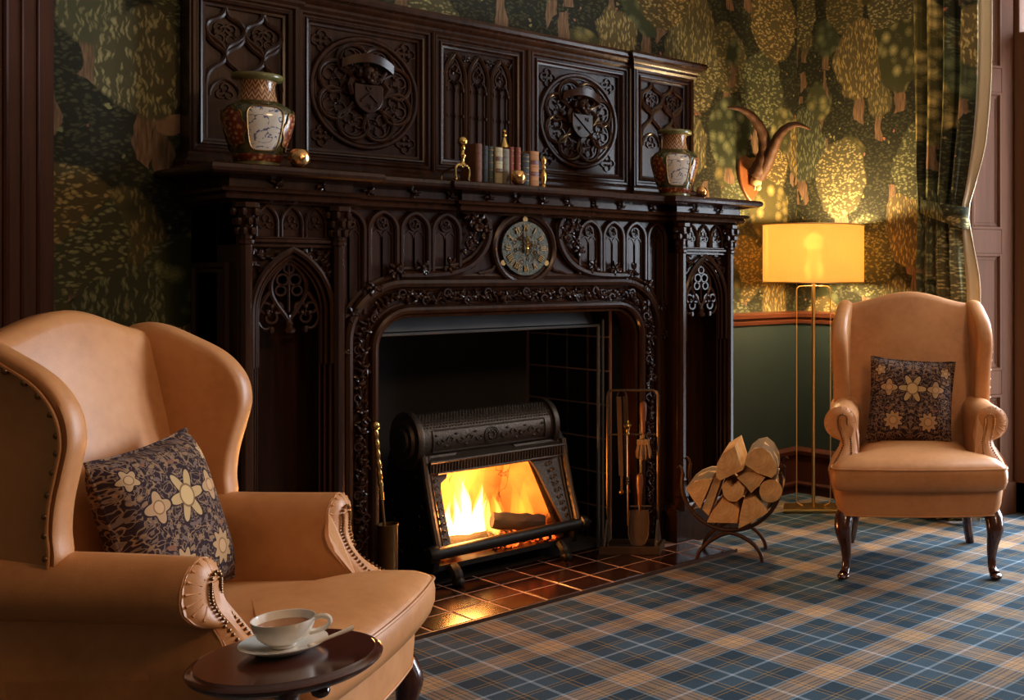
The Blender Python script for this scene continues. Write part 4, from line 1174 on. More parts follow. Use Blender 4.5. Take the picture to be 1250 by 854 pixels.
    # wings
    wo = [(-.470, .60), (-.455, .65), (-.458, .70), (-.452, .76), (-.436, .825), (-.424, .88), (-.430, .93), (-.452, .972), (-.49, 1.010), (-.55, 1.044), (-.61, 1.072), (-.66, 1.078), (-.698, 1.05), (-.684, .9), (-.656, .75), (-.632, .60), (-.55, .575)]
    WO = [(q[0], q[1]) for q in spline([(b, z, 0) for b, z in wo], 4, True)]
    cb, cz_ = -.56, .82
    for s in (-1, 1):
        def lat(b, z): t = max(0, min(1, (b + .66) / .25)); return .258 + .026 * t + .010 * (z - .6) / .4 * t
        rings = [(.80, .0), (.35, -.004), (.10, -.004), (.035, .0), (.0, .014), (-.01, .028), (-.006, .040), (.012, .052), (.04, .057), (.10, .055), (.4, .055), (.8, .055)]
        loops = []
        for f, o_ in rings:
            loops.append([(s * (lat(b + (cb - b) * f, z + (cz_ - z) * f) + o_), b + (cb - b) * f, z + (cz_ - z) * f) for b, z in WO])
        wg = MB().loft(loops).build('wing', LE, root, ang=60)
        # welt and nails on the outer face
        path = [(s * (lat(b, z) + .0585), b + (cb - b) * .13, z + (cz_ - z) * .10) for b, z in WO[0:44]]
        MB().tube(path, .0035, 6).build('wing_welt', LE, wg)
        nm_ = None; acc = 0.0
        nail = bpy.data.meshes.get('wing_nail')
        if nail is None:
            t_ = MB().ell((0, 0, 0), (.0065, .0065, .0065), None, 8, 5); nail = bpy.data.meshes.new('wing_nail'); nail.from_pydata(t_.v, [], t_.f); bm_fix(nail); nail.shade_smooth(); nail.materials.append(M['nail'])
        last = None
        for b, z in [(b + (cb - b) * .17, z + (cz_ - z) * .13) for b, z in WO[0:42]]:
            if last is None or math.dist(last, (b, z)) > .033:
                o_ = bpy.data.objects.new('wing_nail', nail); COL.objects.link(o_); o_.parent = wg; o_.location = (s * (lat(b, z) + .060), b, z); last = (b, z)
    # outer side panel joining arm and back under the wing
        m = MB().prism([(-.562, .249), (-.12, .249), (-.20, .52), (-.56, .60), (-.622, .62), (-.592, .42)], s * .28, s * .312, 'x')
        m.build('side_upholstery', LE, root, bevel=.006)
    # legs
    for s in (-1, 1):
        pth = spline([(s * .288, -.055, .262), (s * .298, -.038, .225), (s * .300, -.022, .185), (s * .292, -.028, .13), (s * .288, -.03, .075), (s * .290, -.018, .035), (s * .297, .0, .018)], 5)
        rs = []
        key = [.030, .037, .034, .0235, .0175, .0175, .021]
        for i in range(len(pth)):
            t = i / 5; k = min(5, int(t)); rs.append(key[k] + (key[min(6, k + 1)] - key[k]) * (t - k))
        lg = MB().tube(pth, rs, 12); lg.ell((s * .300, .006, .013), (.026, .030, .013), None, 12, 6)
        lg.ell((s * .262, -.045, .245), (.035, .022, .016), None, 8, 5)
        lg.build('front_leg', M['legwood'], root, ang=60)
        lg = MB().tube([(s * .235, -.535, .262), (s * .242, -.54, .17), (s * .255, -.558, .07), (s * .268, -.58, .0)], [.026, .023, .020, .019], 8)
        lg.build('rear_leg', M['legwood'], root)
    return root
ch = chair()
ch['label'] = 'tan leather wing armchair beside the brass floor lamp and the curtain'
ch.location = (3.505, 2.504, 0); ch.rotation_euler = (0, 0, math.radians(219.7 - 90))
ch2 = copy_tree(ch); ch2['label'] = 'tan leather wing armchair behind the oval side table with the teacup'
ch2.location = (1.195, 2.345, 0); ch2.rotation_euler = (0, 0, math.radians(-48.3 - 90))

def pillow(name, label, root, loc, eul, size=.37):
    n = 22; h = .065; m = MB()
    def P(u, v, sg):
        k = 1 - .07 * (1 - u ** 4) * 0 
        pin = .06
        x = u * (1 - pin * (1 - v * v) ** 1.0 * 1.0) * size / 2; z = v * (1 - pin * (1 - u * u)) * size / 2
        t = max(0, (1 - u ** 4) * (1 - v ** 4)) ** .55
        return (x, sg * h * t, z)
    for sg in (-1, 1):
        vs = [P(-1 + 2 * i / n, -1 + 2 * j / n, sg) for j in range(n + 1) for i in range(n + 1)]
        fs = [(j * (n + 1) + i, j * (n + 1) + i + 1, (j + 1) * (n + 1) + i + 1, (j + 1) * (n + 1) + i) for j in range(n) for i in range(n)]
        m.add(vs, fs)
    o = m.build(name, M['cushion'], smooth=True, ang=180)
    edge = [P(-1 + 2 * i / n, -1, 1) for i in range(n)] + [P(1, -1 + 2 * i / n, 1) for i in range(n)] + [P(1 - 2 * i / n, 1, 1) for i in range(n)] + [P(-1, 1 - 2 * i / n, 1) for i in range(n)]
    MB().tube(edge, .004, 6, True).build('piping', M['cushion'], o)
    tag(o, label, 'cushion', 'floral cushions on the wing chairs')
    mw = Matrix.Translation(root.location) @ Matrix.Rotation(root.rotation_euler[2], 4, 'Z') @ Matrix.Translation(loc) @ Matrix.Rotation(eul[2], 4, 'Z') @ Matrix.Rotation(eul[0], 4, 'X') @ Matrix.Rotation(eul[1], 4, 'Y')
    o.matrix_world = mw
    return o
pillow('floral_cushion', 'dark floral cushion upright on the armchair by the floor lamp', ch, (.005, -.450, .645), (math.radians(12), math.radians(-4), 0))
pillow('floral_cushion', 'dark floral cushion leaning tilted in the armchair behind the teacup', ch2, (.0, -.445, .648), (math.radians(16), math.radians(3), math.radians(0)))

# ================================================================== SIDE TABLE AND TEACUP
TZ = .575; tx, ty = view_pt(350, F_PX * (CAMH - TZ) / (799 - HY))
tb = thing('side_table', 'small polished mahogany pedestal table with moulded round top holding a teacup', 'side table', (tx, ty, 0))
R = .145
MB().lathe([(.02, TZ - .026), (R - .03, TZ - .026), (R - .016, TZ - .024), (R - .008, TZ - .019), (R - .004, TZ - .016), (R, TZ - .012), (R + .001, TZ - .008), (R - .003, TZ - .004), (R - .008, TZ - .0035), (R - .012, TZ), (.02, TZ)], (tx, ty, 0), 64).build('table_top', M['mahog'], tb, ang=40)
MB().lathe([(.06, TZ - .045), (.065, TZ - .026), (.03, TZ - .05), (.018, TZ - .07), (.022, TZ - .09), (.015, TZ - .11), (.017, .40), (.026, .30), (.028, .26), (.016, .22), (.020, .20), (.024, .18), (.014, .15)][1:], (tx, ty, 0), 20).build('pedestal', M['mahog'], tb)
MB().ell((tx + .02, ty - .075, TZ - .045), (.014, .02, .012), None, 10, 6).tube([(tx, ty, TZ - .04), (tx + .02, ty - .075, TZ - .04)], .010, 8).build('tilt_catch', M['mahog'], tb)
for k in range(3):
    a = 2 * PI * k / 3 + .4
    MB().tube(spline([(tx + r * math.cos(a), ty + r * math.sin(a), z) for r, z in ((.0, .185), (.05, .19), (.09, .13), (.13, .05), (.17, .014))], 5), [.018] * 8 + [.014] * 8 + [.012] * 5, 8).build('foot', M['mahog'], tb)
cx_, cy_ = view_pt(346, F_PX * (CAMH - TZ - .01) / (786 - HY))
sa = thing('saucer', 'white china saucer under the teacup on the side table', 'saucer', (cx_, cy_, TZ))
MB().lathe([(0.0261, 0.), (0.0391, 0.0009), (0.0435, 0.0052), (0.0592, 0.0104), (0.067, 0.0148), (0.0674, 0.0161), (0.0609, 0.0144), (0.0435, 0.0087), (0.0278, 0.0065), (0.0043, 0.0065)], (cx_, cy_, TZ), 48).build('dish', M['white_china'], sa, ang=60)
cz0 = TZ + .0075
cp = thing('teacup', 'white china teacup of milky tea standing on its saucer', 'teacup', (cx_, cy_, cz0))
MB().lathe([(0.0191, 0.), (0.0209, 0.0035), (0.0191, 0.0052), (0.0313, 0.0104), (0.04, 0.0191), (0.0457, 0.0313), (0.0487, 0.0435), (0.0492, 0.0465), (0.0474, 0.0461), (0.0444, 0.0331), (0.0383, 0.0209), (0.0261, 0.0122), (0.0035, 0.0104)], (cx_, cy_, cz0), 48).build('cup_bowl', M['white_china'], cp, ang=60)
MB().lathe([(0.0035, 0.0331), (0.0435, 0.0335), (0.0442, 0.0322), (0.0035, 0.0313)], (cx_, cy_, cz0), 40).build('tea', M['tea'], cp)
ha = VIEWROT + .25
hd_ = [(0.0435, 0.04), (0.0539, 0.0452), (0.067, 0.0435), (0.0713, 0.0348), (0.0644, 0.0261), (0.0505, 0.0209), (0.04, 0.0191)]
MB().tube(spline([(cx_ + r * math.cos(ha), cy_ + r * math.sin(ha), cz0 + z) for r, z in hd_], 5), .0042, 8).build('handle', M['white_china'], cp)
sp0, sp1 = ha - .45, ha + .12
pa = Vector((cx_ + .035 * math.cos(ha - .95), cy_ + .035 * math.sin(ha - .95), TZ + .0145)); pb = Vector((cx_ + .108 * math.cos(ha - .02), cy_ + .108 * math.sin(ha - .02), TZ + .030))
pa = Vector((cx_ + .058 * math.cos(ha - .55), cy_ + .058 * math.sin(ha - .55), TZ + .0155))
spn = MB().tube([pa, pa.lerp(pb, .5), pb], [.003, .0032, .0042], 8, flat=1.0); spn.ell(pa, (.008, .006, .003), None, 8, 5)
tag(spn.build('teaspoon', M['white_china']), 'pale spoon handle sticking out over the saucer rim', 'spoon')

# ================================================================== FLOOR LAMP
LD = 5.55; lx, ly = view_pt(993, LD); LS = F_PX / LD
lamp = thing('floor_lamp', 'slim brass floor lamp with amber drum shade and wire uprights, lit', 'floor lamp', (lx, ly, 0), VIEWROT, local=True)
BR_ = M['lampbrass']
MB().box(-.152, .152, -.085, .085, .004, .018).build('base_plate', BR_, lamp, smooth=False, bevel=.002)
MB().tube([(0, 0, .018), (0, 0, 1.20)], .010, 10).build('pole', BR_, lamp)
m = MB()
for g in (-1, 1):
    m.tube([(0, 0, 1.138)] + [(g * x, 0, z) for x, z in ((.05, 1.138), (.072, 1.136), (.084, 1.126), (.086, 1.11), (.086, .05), (.080, .035), (.055, .022))], .0032, 8)
m.build('wire_uprights', BR_, lamp)
m = MB(); n = 64; R = .258
loops = [[(r * math.cos(2 * PI * k / n), r * math.sin(2 * PI * k / n), z) for k in range(n)] for r, z in ((R, 1.155), (R, 1.25), (R, 1.35), (R, 1.447), (R - .003, 1.447), (R - .003, 1.35), (R - .003, 1.25), (R - .003, 1.155), (R, 1.155))]
shd = m.loft(loops, False, False).build('lamp_shade', M['shade'], lamp, ang=60)
m = MB(); m.tube([(R * math.cos(t), R * math.sin(t), 1.156) for t in [2 * PI * k / 64 for k in range(64)]], .0035, 6, True); m.tube([(R * math.cos(t), R * math.sin(t), 1.446) for t in [2 * PI * k / 64 for k in range(64)]], .003, 6, True)
for k in range(3): a = 2 * PI * k / 3; m.tube([(0, 0, 1.19), (R * math.cos(a), R * math.sin(a), 1.165)], .0025, 5)
m.build('shade_rings', BR_, shd)
MB().ell((0, 0, 1.285), (.032, .032, .045), None, 16, 10).lathe([(.018, 1.2), (.018, 1.245)], (0, 0, 0), 12).build('bulb', M['bulb'], lamp)
for dz, pw in ((1.36, 42), (1.22, 24)):
    lp_ = point_light('floor_lamp_light', (lx, ly, dz), pw, (1.0, .70, .36), .05)

# ================================================================== VASES, BALLS, BOOKS AND BRASSES ON THE SHELF
ZS = 1.5415
def vase(x, y, label, turn):
    v = thing('vase', label, 'vase', (x, y, ZS), VIEWROT + turn, local=True, group='pair of painted vases on the mantel shelf')
    pr = [(.062, 0), (.066, .004), (.066, .012), (.062, .016)]
    MB().lathe(pr, (0, 0, 0), 40).build('foot_ring', M['hornrim'], v)
    body = [(.062, .016), (.068, .035), (.080, .07), (.092, .11), (.100, .145), (.101, .165), (.093, .185), (.072, .200), (.060, .207)]
    prof = [(q[0], q[1]) for q in spline([(r, z, 0) for r, z in body], 4)]
    bo = MB().lathe(prof, (0, 0, 0), 48, sq=2.6).build('body', M['vgreen'], v, ang=60)
    MB().lathe([(.0625, .014), (.0665, .018), (.0715, .034), (.068, .037)], (0, 0, 0), 48, sq=2.6).build('base_band', M['vred'], bo)
    MB().lathe([(.060, .205), (.056, .215), (.051, .24), (.050, .262), (.056, .275)], (0, 0, 0), 48).build('neck', M['vneck'], v, ang=60)
    MB().lathe([(.055, .272), (.074, .278), (.077, .284), (.076, .292), (.070, .295), (.058, .292), (.05, .282)], (0, 0, 0), 48).build('rim', M['hornrim'], v, ang=60)
    def rad(z):
        for (r0, z0), (r1, z1) in zip(prof[:-1], prof[1:]):
            if z0 <= z <= z1: return r0 + (r1 - r0) * (z - z0) / (z1 - z0)
        return prof[-1][0]
    def pt(a, z, o):
        q = (abs(math.cos(a)) ** 2.6 + abs(math.sin(a)) ** 2.6) ** (-1 / 2.6); r = rad(z) * q + o
        return (r * math.cos(a), r * math.sin(a), z)
    for k in range(6):
        ac = -PI / 2 + k * PI / 3
        if k % 3 == 0: zc, hz, ha_, sup, mt, nm = .115, .068, .50, 5.0, M['vwhite'], 'painted_panel'
        else: zc, hz, ha_, sup, mt, nm = .115, .060, .46, 2.2, M['vred'], 'medallion'
        def outl(sc_, o, n=36):
            P = []
            for i in range(n):
                t = 2 * PI * i / n; c, s = math.cos(t), math.sin(t)
                u = abs(c) ** (2 / sup) * (1 if c > 0 else -1); w = abs(s) ** (2 / sup) * (1 if s > 0 else -1)
                if sup < 3: u *= 1 + .08 * math.cos(8 * t); w *= 1 + .08 * math.cos(8 * t)
                P.append(pt(ac + u * ha_ * sc_, zc + w * hz * sc_, o))
            return P
        MB().loft([outl(s_, o_) for s_, o_ in ((1.0, .0015), (.8, .0025), (.6, .003), (.4, .0035), (.2, .0035), (.03, .0035))], False, True).build(nm, mt, bo, ang=60)
        o1 = outl(1.02, .002); MB().tube(o1, .0028, 6, True).build('gilt_border', M['brassdull'], bo)
    return v
vase(1.495, 3.665, 'painted vase with white panel at the shelf end nearest the reeded timber pilaster', .72)
vase(3.262, 3.665, 'painted vase with white panel at the shelf end nearest the mounted horns', .32)
def ball(x, y, r, label):
    o = MB().lathe([(.3 * r, 0), (.62 * r, .08 * r), (.9 * r, .45 * r), (r, .95 * r), (.9 * r, 1.42 * r), (.62 * r, 1.76 * r), (.5 * r, 1.8 * r), (.4 * r, 1.7 * r), (.1 * r, 1.6 * r)], (0, 0, 0), 24).build('candle_holder', M['gold'], ang=70)
    o.location = (x, y, ZS); tag(o, label, 'candle holder', 'crackled gold glass candle holders on the shelf')
ball(1.590, 3.582, .033, 'round gold crackle-glass candle holder at the foot of the vase near the pilaster')
ball(2.42, 3.608, .030, 'round gold crackle-glass candle holder in front of the books')
ball(3.365, 3.60, .026, 'round gold crackle-glass candle holder beside the vase near the horns')
BK = [(2.262, .026, .145, .11, (.10, .035, .015), 'brown leather book with a mottled cover, first of the row'), (2.292, .024, .140, .10, (.008, .007, .007), 'black book standing between brown and green books'),
      (2.318, .024, .140, .10, (.018, .02, .012), 'dark green book with pale bands next to the cream book'), (2.344, .032, .138, .105, (.30, .24, .14), 'cream bound book with brown labels'),
      (2.378, .030, .136, .10, (.12, .10, .07), 'grey brown worn book next to the red pair'), (2.410, .022, .146, .105, (.13, .025, .012), 'red brown leather book beside the grey one'),
      (2.434, .022, .146, .105, (.15, .03, .014), 'red brown leather book beside the short black one'), (2.464, .034, .125, .10, (.010, .010, .010), 'short black book behind the gold candle holder'),
      (2.504, .040, .138, .105, (.27, .11, .035), 'tan leather book with red and black spine labels, last of the row')]
for k, (x, w, h, d, c, lab) in enumerate(BK):
    y = 3.640 + .004 * (k % 3)
    b = thing('book', lab, 'book', (x, y, ZS), 0, 'old leather books on the mantel shelf', local=True)
    cm = plain('book_cover_%d' % k, tuple(q_ * 1.3 for q_ in c), .75, 0, .0, .45, 40, .2, 120)
    m = MB(); m.box(0, .003, .004, d, 0, h); m.box(w - .003, w, .004, d, 0, h)
    L = [[(w / 2 + (w / 2) * math.sin(a), .006 - .007 * math.cos(a), z) for a in [-PI / 2 + PI * i / 6 for i in range(7)]] for z in (0, h)]
    m.loft(L); m.build('cover', cm, b, bevel=.0008)
    MB().box(.003, w - .003, .005, d - .004, .003, h - .003).build('pages', M['pages'], b, smooth=False)
    sp_ = MB()
    for zf in (.16, .36, .56, .76, .9): sp_.tube([(w / 2 + (w / 2) * math.sin(a), .0055 - .0075 * math.cos(a), h * zf) for a in [-1.3 + 2.6 * i / 6 for i in range(7)]], .0012, 5)
    sp_.build('spine_bands', M['brassdull'] if k in (2, 5, 6, 7) else cm, b)
    if k in (3, 8):
        lb = MB()
        for zf, cc in ((.62, 0), (.30, 1)):
            lb.loft([[(w / 2 + (w / 2 + .0004) * math.sin(a), .0052 - .0076 * math.cos(a), h * zf + dz) for a in [-1.2 + 2.4 * i / 6 for i in range(7)]] for dz in (0, .016)], False, False, closed=False)
        lb.build('spine_label', plain('spine_label_%d' % k, (.10, .012, .010) if k == 8 else (.11, .05, .025), .5), b)
def andiron(x, y, rz, label, z0=ZS, leg=True):
    a = thing('brass_andiron', label, 'andiron', (x, y, z0), rz, 'brass andirons among the books', local=True)
    MB().lathe([(.004, .052), (.012, .055), (.014, .06), (.008, .068), (.007, .082), (.012, .09), (.013, .096), (.007, .103), (.006, .112), (.010, .118), (.010, .124), (.005, .130)], (0, 0, 0), 16).build('column', M['brass'], a)
    MB().ell((0, 0, .146), (.019, .019, .019), None, 20, 12).build('ball_finial', M['brass'], a)
    for g in (-1, 1):
        MB().tube(spline([(0, 0, .054), (g * .018, 0, .060), (g * .036, 0, .048), (g * .038, 0, .024), (g * .034, 0, .008), (g * .040, 0, .002)], 5), [.006] * 8 + [.0045] * 12 + [.005] * 6, 8).build('leg', M['brass'], a)
    MB().tube(spline([(0, 0, .054), (0, .05, .05), (0, .09, .03), (0, .095, .003)], 5), .004, 8).build('leg', M['brass'], a)
    return a
andiron(2.205, 3.640, .35, 'small brass andiron with ball finial on bowed legs standing before the row of books')
fn = thing('brass_finial', 'brass steeple finial rising behind the short black book', 'finial', (2.485, 3.80, ZS), local=True)
MB().lathe([(.022, 0), (.022, .006), (.010, .012), (.008, .05), (.012, .056), (.008, .064), (.007, .115), (.012, .122), (.016, .126), (.010, .134)], (0, 0, 0), 16).build('stem', M['brass'], fn)
MB().lathe([(.008, .134), (.018, .146), (.021, .158), (.021, .163), (.016, .172), (.009, .19), (.006, .2), (.010, .205), (.010, .211), (.005, .216), (.009, .222), (.007, .23), (.002, .233)], (0, 0, 0), 20).build('steeple', M['brass'], fn)
q = MB().lathe([(.011, 0), (.012, .004), (.006, .012), (.010, .03), (.0115, .05), (.007, .064), (.005, .07), (.009, .076), (.009, .082), (.006, .09), (.009, .098), (.010, .112), (.006, .12), (.002, .124)], (0, 0, 0), 16).build('brass_candlestick', M['brass'])
q.location = (2.575, 3.665, ZS); tag(q, 'slim turned brass baluster standing after the last book', 'candlestick')

# ---- clock let into the hood
ck = thing('clock', 'round verdigris clock dial with brass numerals set in the carved hood', 'clock', (CKX, YC, CKZ))
m = MB().lathe([(.004, -.010), (.106, -.010), (.109, -.006), (.109, .012), (.004, .012)], (CKX, YC, CKZ), 48, ax='y')
dial = m.build('dial', M['dial'], ck, ang=40)
for a in (PI / 2, PI / 2 + 2 * PI / 3, PI / 2 - 2 * PI / 3):
    m = MB().lathe([(.004, -.008), (.011, -.008), (.011, .002), (.004, .002)], (CKX + .114 * math.cos(a), YC, CKZ + .114 * math.sin(a)), 14, ax='y'); m.build('lug', M['brassdull'], ck)
num = MB()
def stroke(a, rr, du, dv, L, tilt, t=.0028):
    # a short bar at clock angle a; du tangential offset
    ca, sa_ = math.cos(a), math.sin(a)
    def P(u, v): return (CKX + v * ca + u * sa_, YC - .013, CKZ + v * sa_ - u * ca)
    num.tube([P(du - tilt, rr - L), P(du + tilt, rr + L)], t, 5)
rom = ['XII', 'I', 'II', 'III', 'IIII', 'V', 'VI', 'VII', 'VIII', 'IX', 'X', 'XI']
for h, tx_ in enumerate(rom):
    a = PI / 2 - 2 * PI * h / 12; w = {'I': .007, 'V': .012, 'X': .012}; tot = sum(w[c_] for c_ in tx_); u = -tot / 2
    for c_ in tx_:
        cc = u + w[c_] / 2
        if c_ == 'I': stroke(a, .080, cc, 0, .012, 0, .0022)
        elif c_ == 'V': stroke(a, .080, cc - .0025, 0, .012, -.0025, .0022); stroke(a, .080, cc + .0025, 0, .012, .0025, .0017)
        else: stroke(a, .080, cc, 0, .012, .004, .0022); stroke(a, .080, cc, 0, .012, -.004, .0017)
        u += w[c_]
num.build('numerals', M['brassdull'], dial)
r5 = random.Random(4); m = MB()
for k in range(60):
    a, rr = r5.uniform(0, 6.28), r5.uniform(.015, .062)
    c_ = (CKX + rr * math.cos(a), CKZ + rr * math.sin(a))
    m.tube(xz(arc(c_[0], c_[1], r5.uniform(.004, .010), r5.uniform(0, 6), r5.uniform(7, 10), 6), YC - .0105), .0012, 4)
m.build('engraving', M['brassdull'], dial, kind='stuff')
m = MB().tube([(CKX, YC - .018, CKZ - .02), (CKX, YC - .018, CKZ + .03), (CKX, YC - .018, CKZ + .075)], [.005, .003, .0015], 6); m.tube([(CKX, YC - .021, CKZ - .012), (CKX + .002, YC - .021, CKZ + .048)], [.004, .002], 6)
m.ell((CKX, YC - .02, CKZ), (.008, .005, .008), None, 12, 6); m.build('hands', M['brass'], ck)

# ================================================================== MOUNTED HORNS
hx, hz = 4.10, 1.70
hn = thing('mounted_horns', 'pair of curved brown horns mounted on a wooden shield above the lamp', 'horns', (hx, YW, hz))
sh_ = [(hx - .085, hz + .09), (hx - .05, hz + .115), (hx, hz + .105), (hx + .05, hz + .115), (hx + .085, hz + .09)] 
sh_ += bez((hx + .085, hz + .09), (hx + .10, hz + .0), (hx + .06, hz - .08), (hx, hz - .125), 8)[1:] + bez((hx, hz - .125), (hx - .06, hz - .08), (hx - .10, hz + .0), (hx - .085, hz + .09), 8)[1:-1]
MB().prism(sh_, YW - .022, YW - .001).build('wooden_shield', M['plaque'], hn, smooth=False, bevel=.006)
MB().ell((hx + .01, YW - .045, hz - .02), (.032, .03, .034), None, 12, 8).ell((hx + .012, YW - .06, hz - .05), (.016, .016, .018), None, 10, 6).ell((hx - .01, YW - .055, hz - .055), (.008, .008, .012), None, 8, 5).build('skull_cap', M['bone'], hn)
def horn_path(pix, ys):
    P = []
    for (px, py), y in zip(pix, ys): x, z = atY(px, py, y); P.append((x, y, z))
    return spline(P, 6)
def horn(pix, ys, r0):
    P = horn_path(pix, ys); n = len(P)
    rs = [r0 * (1 - i / (n - 1)) ** .75 + .003 for i in range(n)]
    rs = [r * (1 + .06 * math.sin(i * 1.6)) for i, r in enumerate(rs)]
    MB().tube(P, rs, 12).build('horn', M['horn'], hn, ang=60)
horn([(921, 214), (929, 200), (934, 180), (930, 160), (918, 142), (904, 133), (888, 131)], [3.97, 3.93, 3.89, 3.87, 3.87, 3.88, 3.90], .042)
horn([(926, 215), (936, 199), (944, 180), (952, 164), (963, 154), (975, 152), (989, 158)], [3.965, 3.90, 3.84, 3.79, 3.75, 3.72, 3.70], .036)

# ================================================================== LOG RACK
RD = 4.54; rx, ry = view_pt(893, RD); RS = F_PX / RD
rack = thing('log_rack', 'rusty iron hoop log holder standing at the hearth corner', 'log rack', (rx, ry, 0), VIEWROT, local=True)
hc, hr = .330, .196; DP = .22
m = MB()
for k, y in enumerate((0, DP)):
    m = MB(); A = [math.radians(d) for d in range(168, 373, 6)]
    m.tube([(hr * 1.05 * math.cos(a), y, hc + hr * math.sin(a)) for a in A] , .0085, 8)
    for g in (-1, 1):
        a = A[0] if g < 0 else A[-1]; x0, z0 = hr * 1.05 * math.cos(a), hc + hr * math.sin(a)
        m.tube([(x0, y, z0), (x0 + g * .006, y, z0 + .02), (x0 + g * .016, y, z0 + .03), (x0 + g * .024, y, z0 + .022)], .006, 6)
    m.build('hoop', M['rust'], rack)
    m = MB(); m.tube(spline([(-.145, y, .0), (-.135, y, .04), (-.09, y, .088), (-.008, y, .122), (.075, y, .088), (.118, y, .04), (.128, y, .0)], 5), .0085, 8); m.build('leg_arch', M['rust'], rack)
for d in (215, 250, 290, 325):
    a = math.radians(d); MB().tube([(hr * 1.05 * math.cos(a), 0, hc + hr * math.sin(a)), (hr * 1.05 * math.cos(a), DP, hc + hr * math.sin(a))], .006, 8).build('cross_bar', M['rust'], rack)
def zpx(X_, Y_): return ((640 + X_ / 2.847 - 893) / RS, CAMH - (420 + Y_ / 2.847 - HY) / RS)
def circ(X_, Y_, r, a0=0, a1=360, st=20): return [(X_ + r * math.cos(math.radians(d)), Y_ + r * math.sin(math.radians(d))) for d in range(a0, a1, st)]
LOGS = [([(668, 455), (672, 410), (690, 375), (735, 347), (748, 390), (763, 434), (682, 470)], -.02, 'log', 'wedge log on top of the stack, next to the half-round one'),
        ([(764, 412), (775, 378), (800, 358), (830, 352), (856, 372), (876, 408), (879, 445), (862, 462), (812, 444)], -.015, 'log', 'half-round log on top of the stack at its end nearest the lamp'),
        ([(562, 498), (590, 477), (625, 464), (656, 466), (612, 570), (585, 535)], .0, 'log', 'half-round log low at the fireplace end of the stack'),
        ([(660, 464), (685, 470), (664, 535), (640, 597), (616, 574)], .01, 'log', 'narrow split log against the half-round one'),
        ([(686, 490), (700, 473), (722, 492), (745, 472), (768, 495), (764, 525), (740, 546), (712, 544), (692, 522)], -.01, 'log', 'small round log with a notched top in the middle of the stack'),
        ([(737, 462), (770, 444), (805, 440), (839, 461), (815, 490), (789, 516), (770, 492)], .0, 'log', 'fan-shaped split log above the round one'),
        (circ(857, 508, 41), .0, 'log', 'whole round log at the lamp end of the stack'),
        ([(632, 618), (655, 575), (689, 531), (728, 552), (751, 571), (744, 622)], .0, 'log', 'broad wedge log lying at the bottom of the rack'),
        ([(747, 636), (752, 585), (762, 537), (801, 526), (830, 552), (849, 580), (800, 608)], -.02, 'log', 'pale square-cut log at the bottom of the rack, freshly split')]
for k, (pl, y0, nm, lab) in enumerate(LOGS):
    P = [zpx(*q) for q in pl]; cxl = sum(q[0] for q in P) / len(P); czl = sum(q[1] for q in P) / len(P)
    P = [(cxl + (q[0] - cxl) * .97, czl + (q[1] - czl) * .97) for q in P]
    wpos = Matrix.Translation((rx, ry, 0)) @ Matrix.Rotation(VIEWROT, 4, 'Z') @ Matrix.Translation((cxl, 0, czl))
    root = bpy.data.objects.new('split_log', None); COL.objects.link(root); root.matrix_world = wpos; ORG[root.name] = Vector((0, 0, 0))
    tag(root, lab, 'log', 'firewood in the log rack')
    Pl = [(q[0] - cxl, q[1] - czl) for q in P]; rr = random.Random(k)
    N = 5; loops = []
    for i in range(N + 1):
        y = y0 - .01 + (.27 + .03 * rr.random()) * i / N; f = 1 + rr.uniform(-.02, .015)
        loops.append([(q[0] * f + rr.uniform(-.001, .001), y, q[1] * f + rr.uniform(-.001, .001)) for q in Pl])
    loops = [[(p_[0] * .985, p_[1] - .003, p_[2] * .985) for p_ in loops[0]]] + loops
    MB().loft(loops).build('log_body', M['logend'], root, ang=30)
    if k in (1, 2, 6):
        b_ = MB(); ids = {1: range(1, 7), 2: range(0, 4), 6: range(0, 18)}[k]
        L = []
        for i in (0, 1):
            y = y0 - .008 if i == 0 else y0 + .262
            L.append([(Pl[j][0] * 1.012, y, Pl[j][1] * 1.012) for j in ids] + [(Pl[j][0] * .99, y, Pl[j][1] * .99) for j in list(ids)[::-1]])
        b_.loft(L).build('bark', M['bark'], root)

# ================================================================== FIRE TOOLS
CD = 4.68; sx_, sy_ = view_pt(772, CD); CS = F_PX / CD
cs = thing('tool_stand', 'rectangular wrought iron stand holding the fire tools beside the basket', 'fire tool stand', (sx_, sy_, .0125), VIEWROT, local=True)
def cl(px, py): return ((px - 772) / CS, CAMH - (py - HY) / CS - .0125)
X0, ZT_ = cl(741.5, 476); X1, _ = cl(803, 476); _, ZX = cl(770, 530)
rr = .02
MB().tube([(X0, 0, .02), (X0, 0, ZT_ - rr), (X0 + rr * .3, 0, ZT_ - rr * .3), (X0 + rr, 0, ZT_), (X1 - rr, 0, ZT_), (X1 - rr * .3, 0, ZT_ - rr * .3), (X1, 0, ZT_ - rr), (X1, 0, .02)], .0055, 8).build('frame', M['steel'], cs)
MB().tube([(X0, 0, ZX), (X1, 0, ZX)], .004, 8).build('cross_rail', M['steel'], cs)
m = MB().box(X0 - .02, X1 + .02, -.07, .07, 0, .012); m.box(X0 - .02, X1 + .02, -.07, -.064, .012, .034); m.box(X0 - .02, X1 + .02, .064, .07, .012, .034); m.box(X0 - .02, X0 - .014, -.064, .064, .012, .034); m.box(X1 + .014, X1 + .02, -.064, .064, .012, .034)
m.build('base_tray', M['steel'], cs, smooth=False, bevel=.0015)
for x in (X0, X1):
    b_ = MB().prism([(-.062, .034), (.062, .034), (.02, .115), (0, .14), (-.02, .115)], x - .004, x + .004, 'x'); b_.build('gusset', M['steel'], cs, smooth=False)
    for y_, z_ in ((-.045, .05), (.045, .05), (0, .122)): MB().ell((x, y_, z_), (.007, .005, .005), None, 8, 5).build('rivet', M['brassdull'], cs)
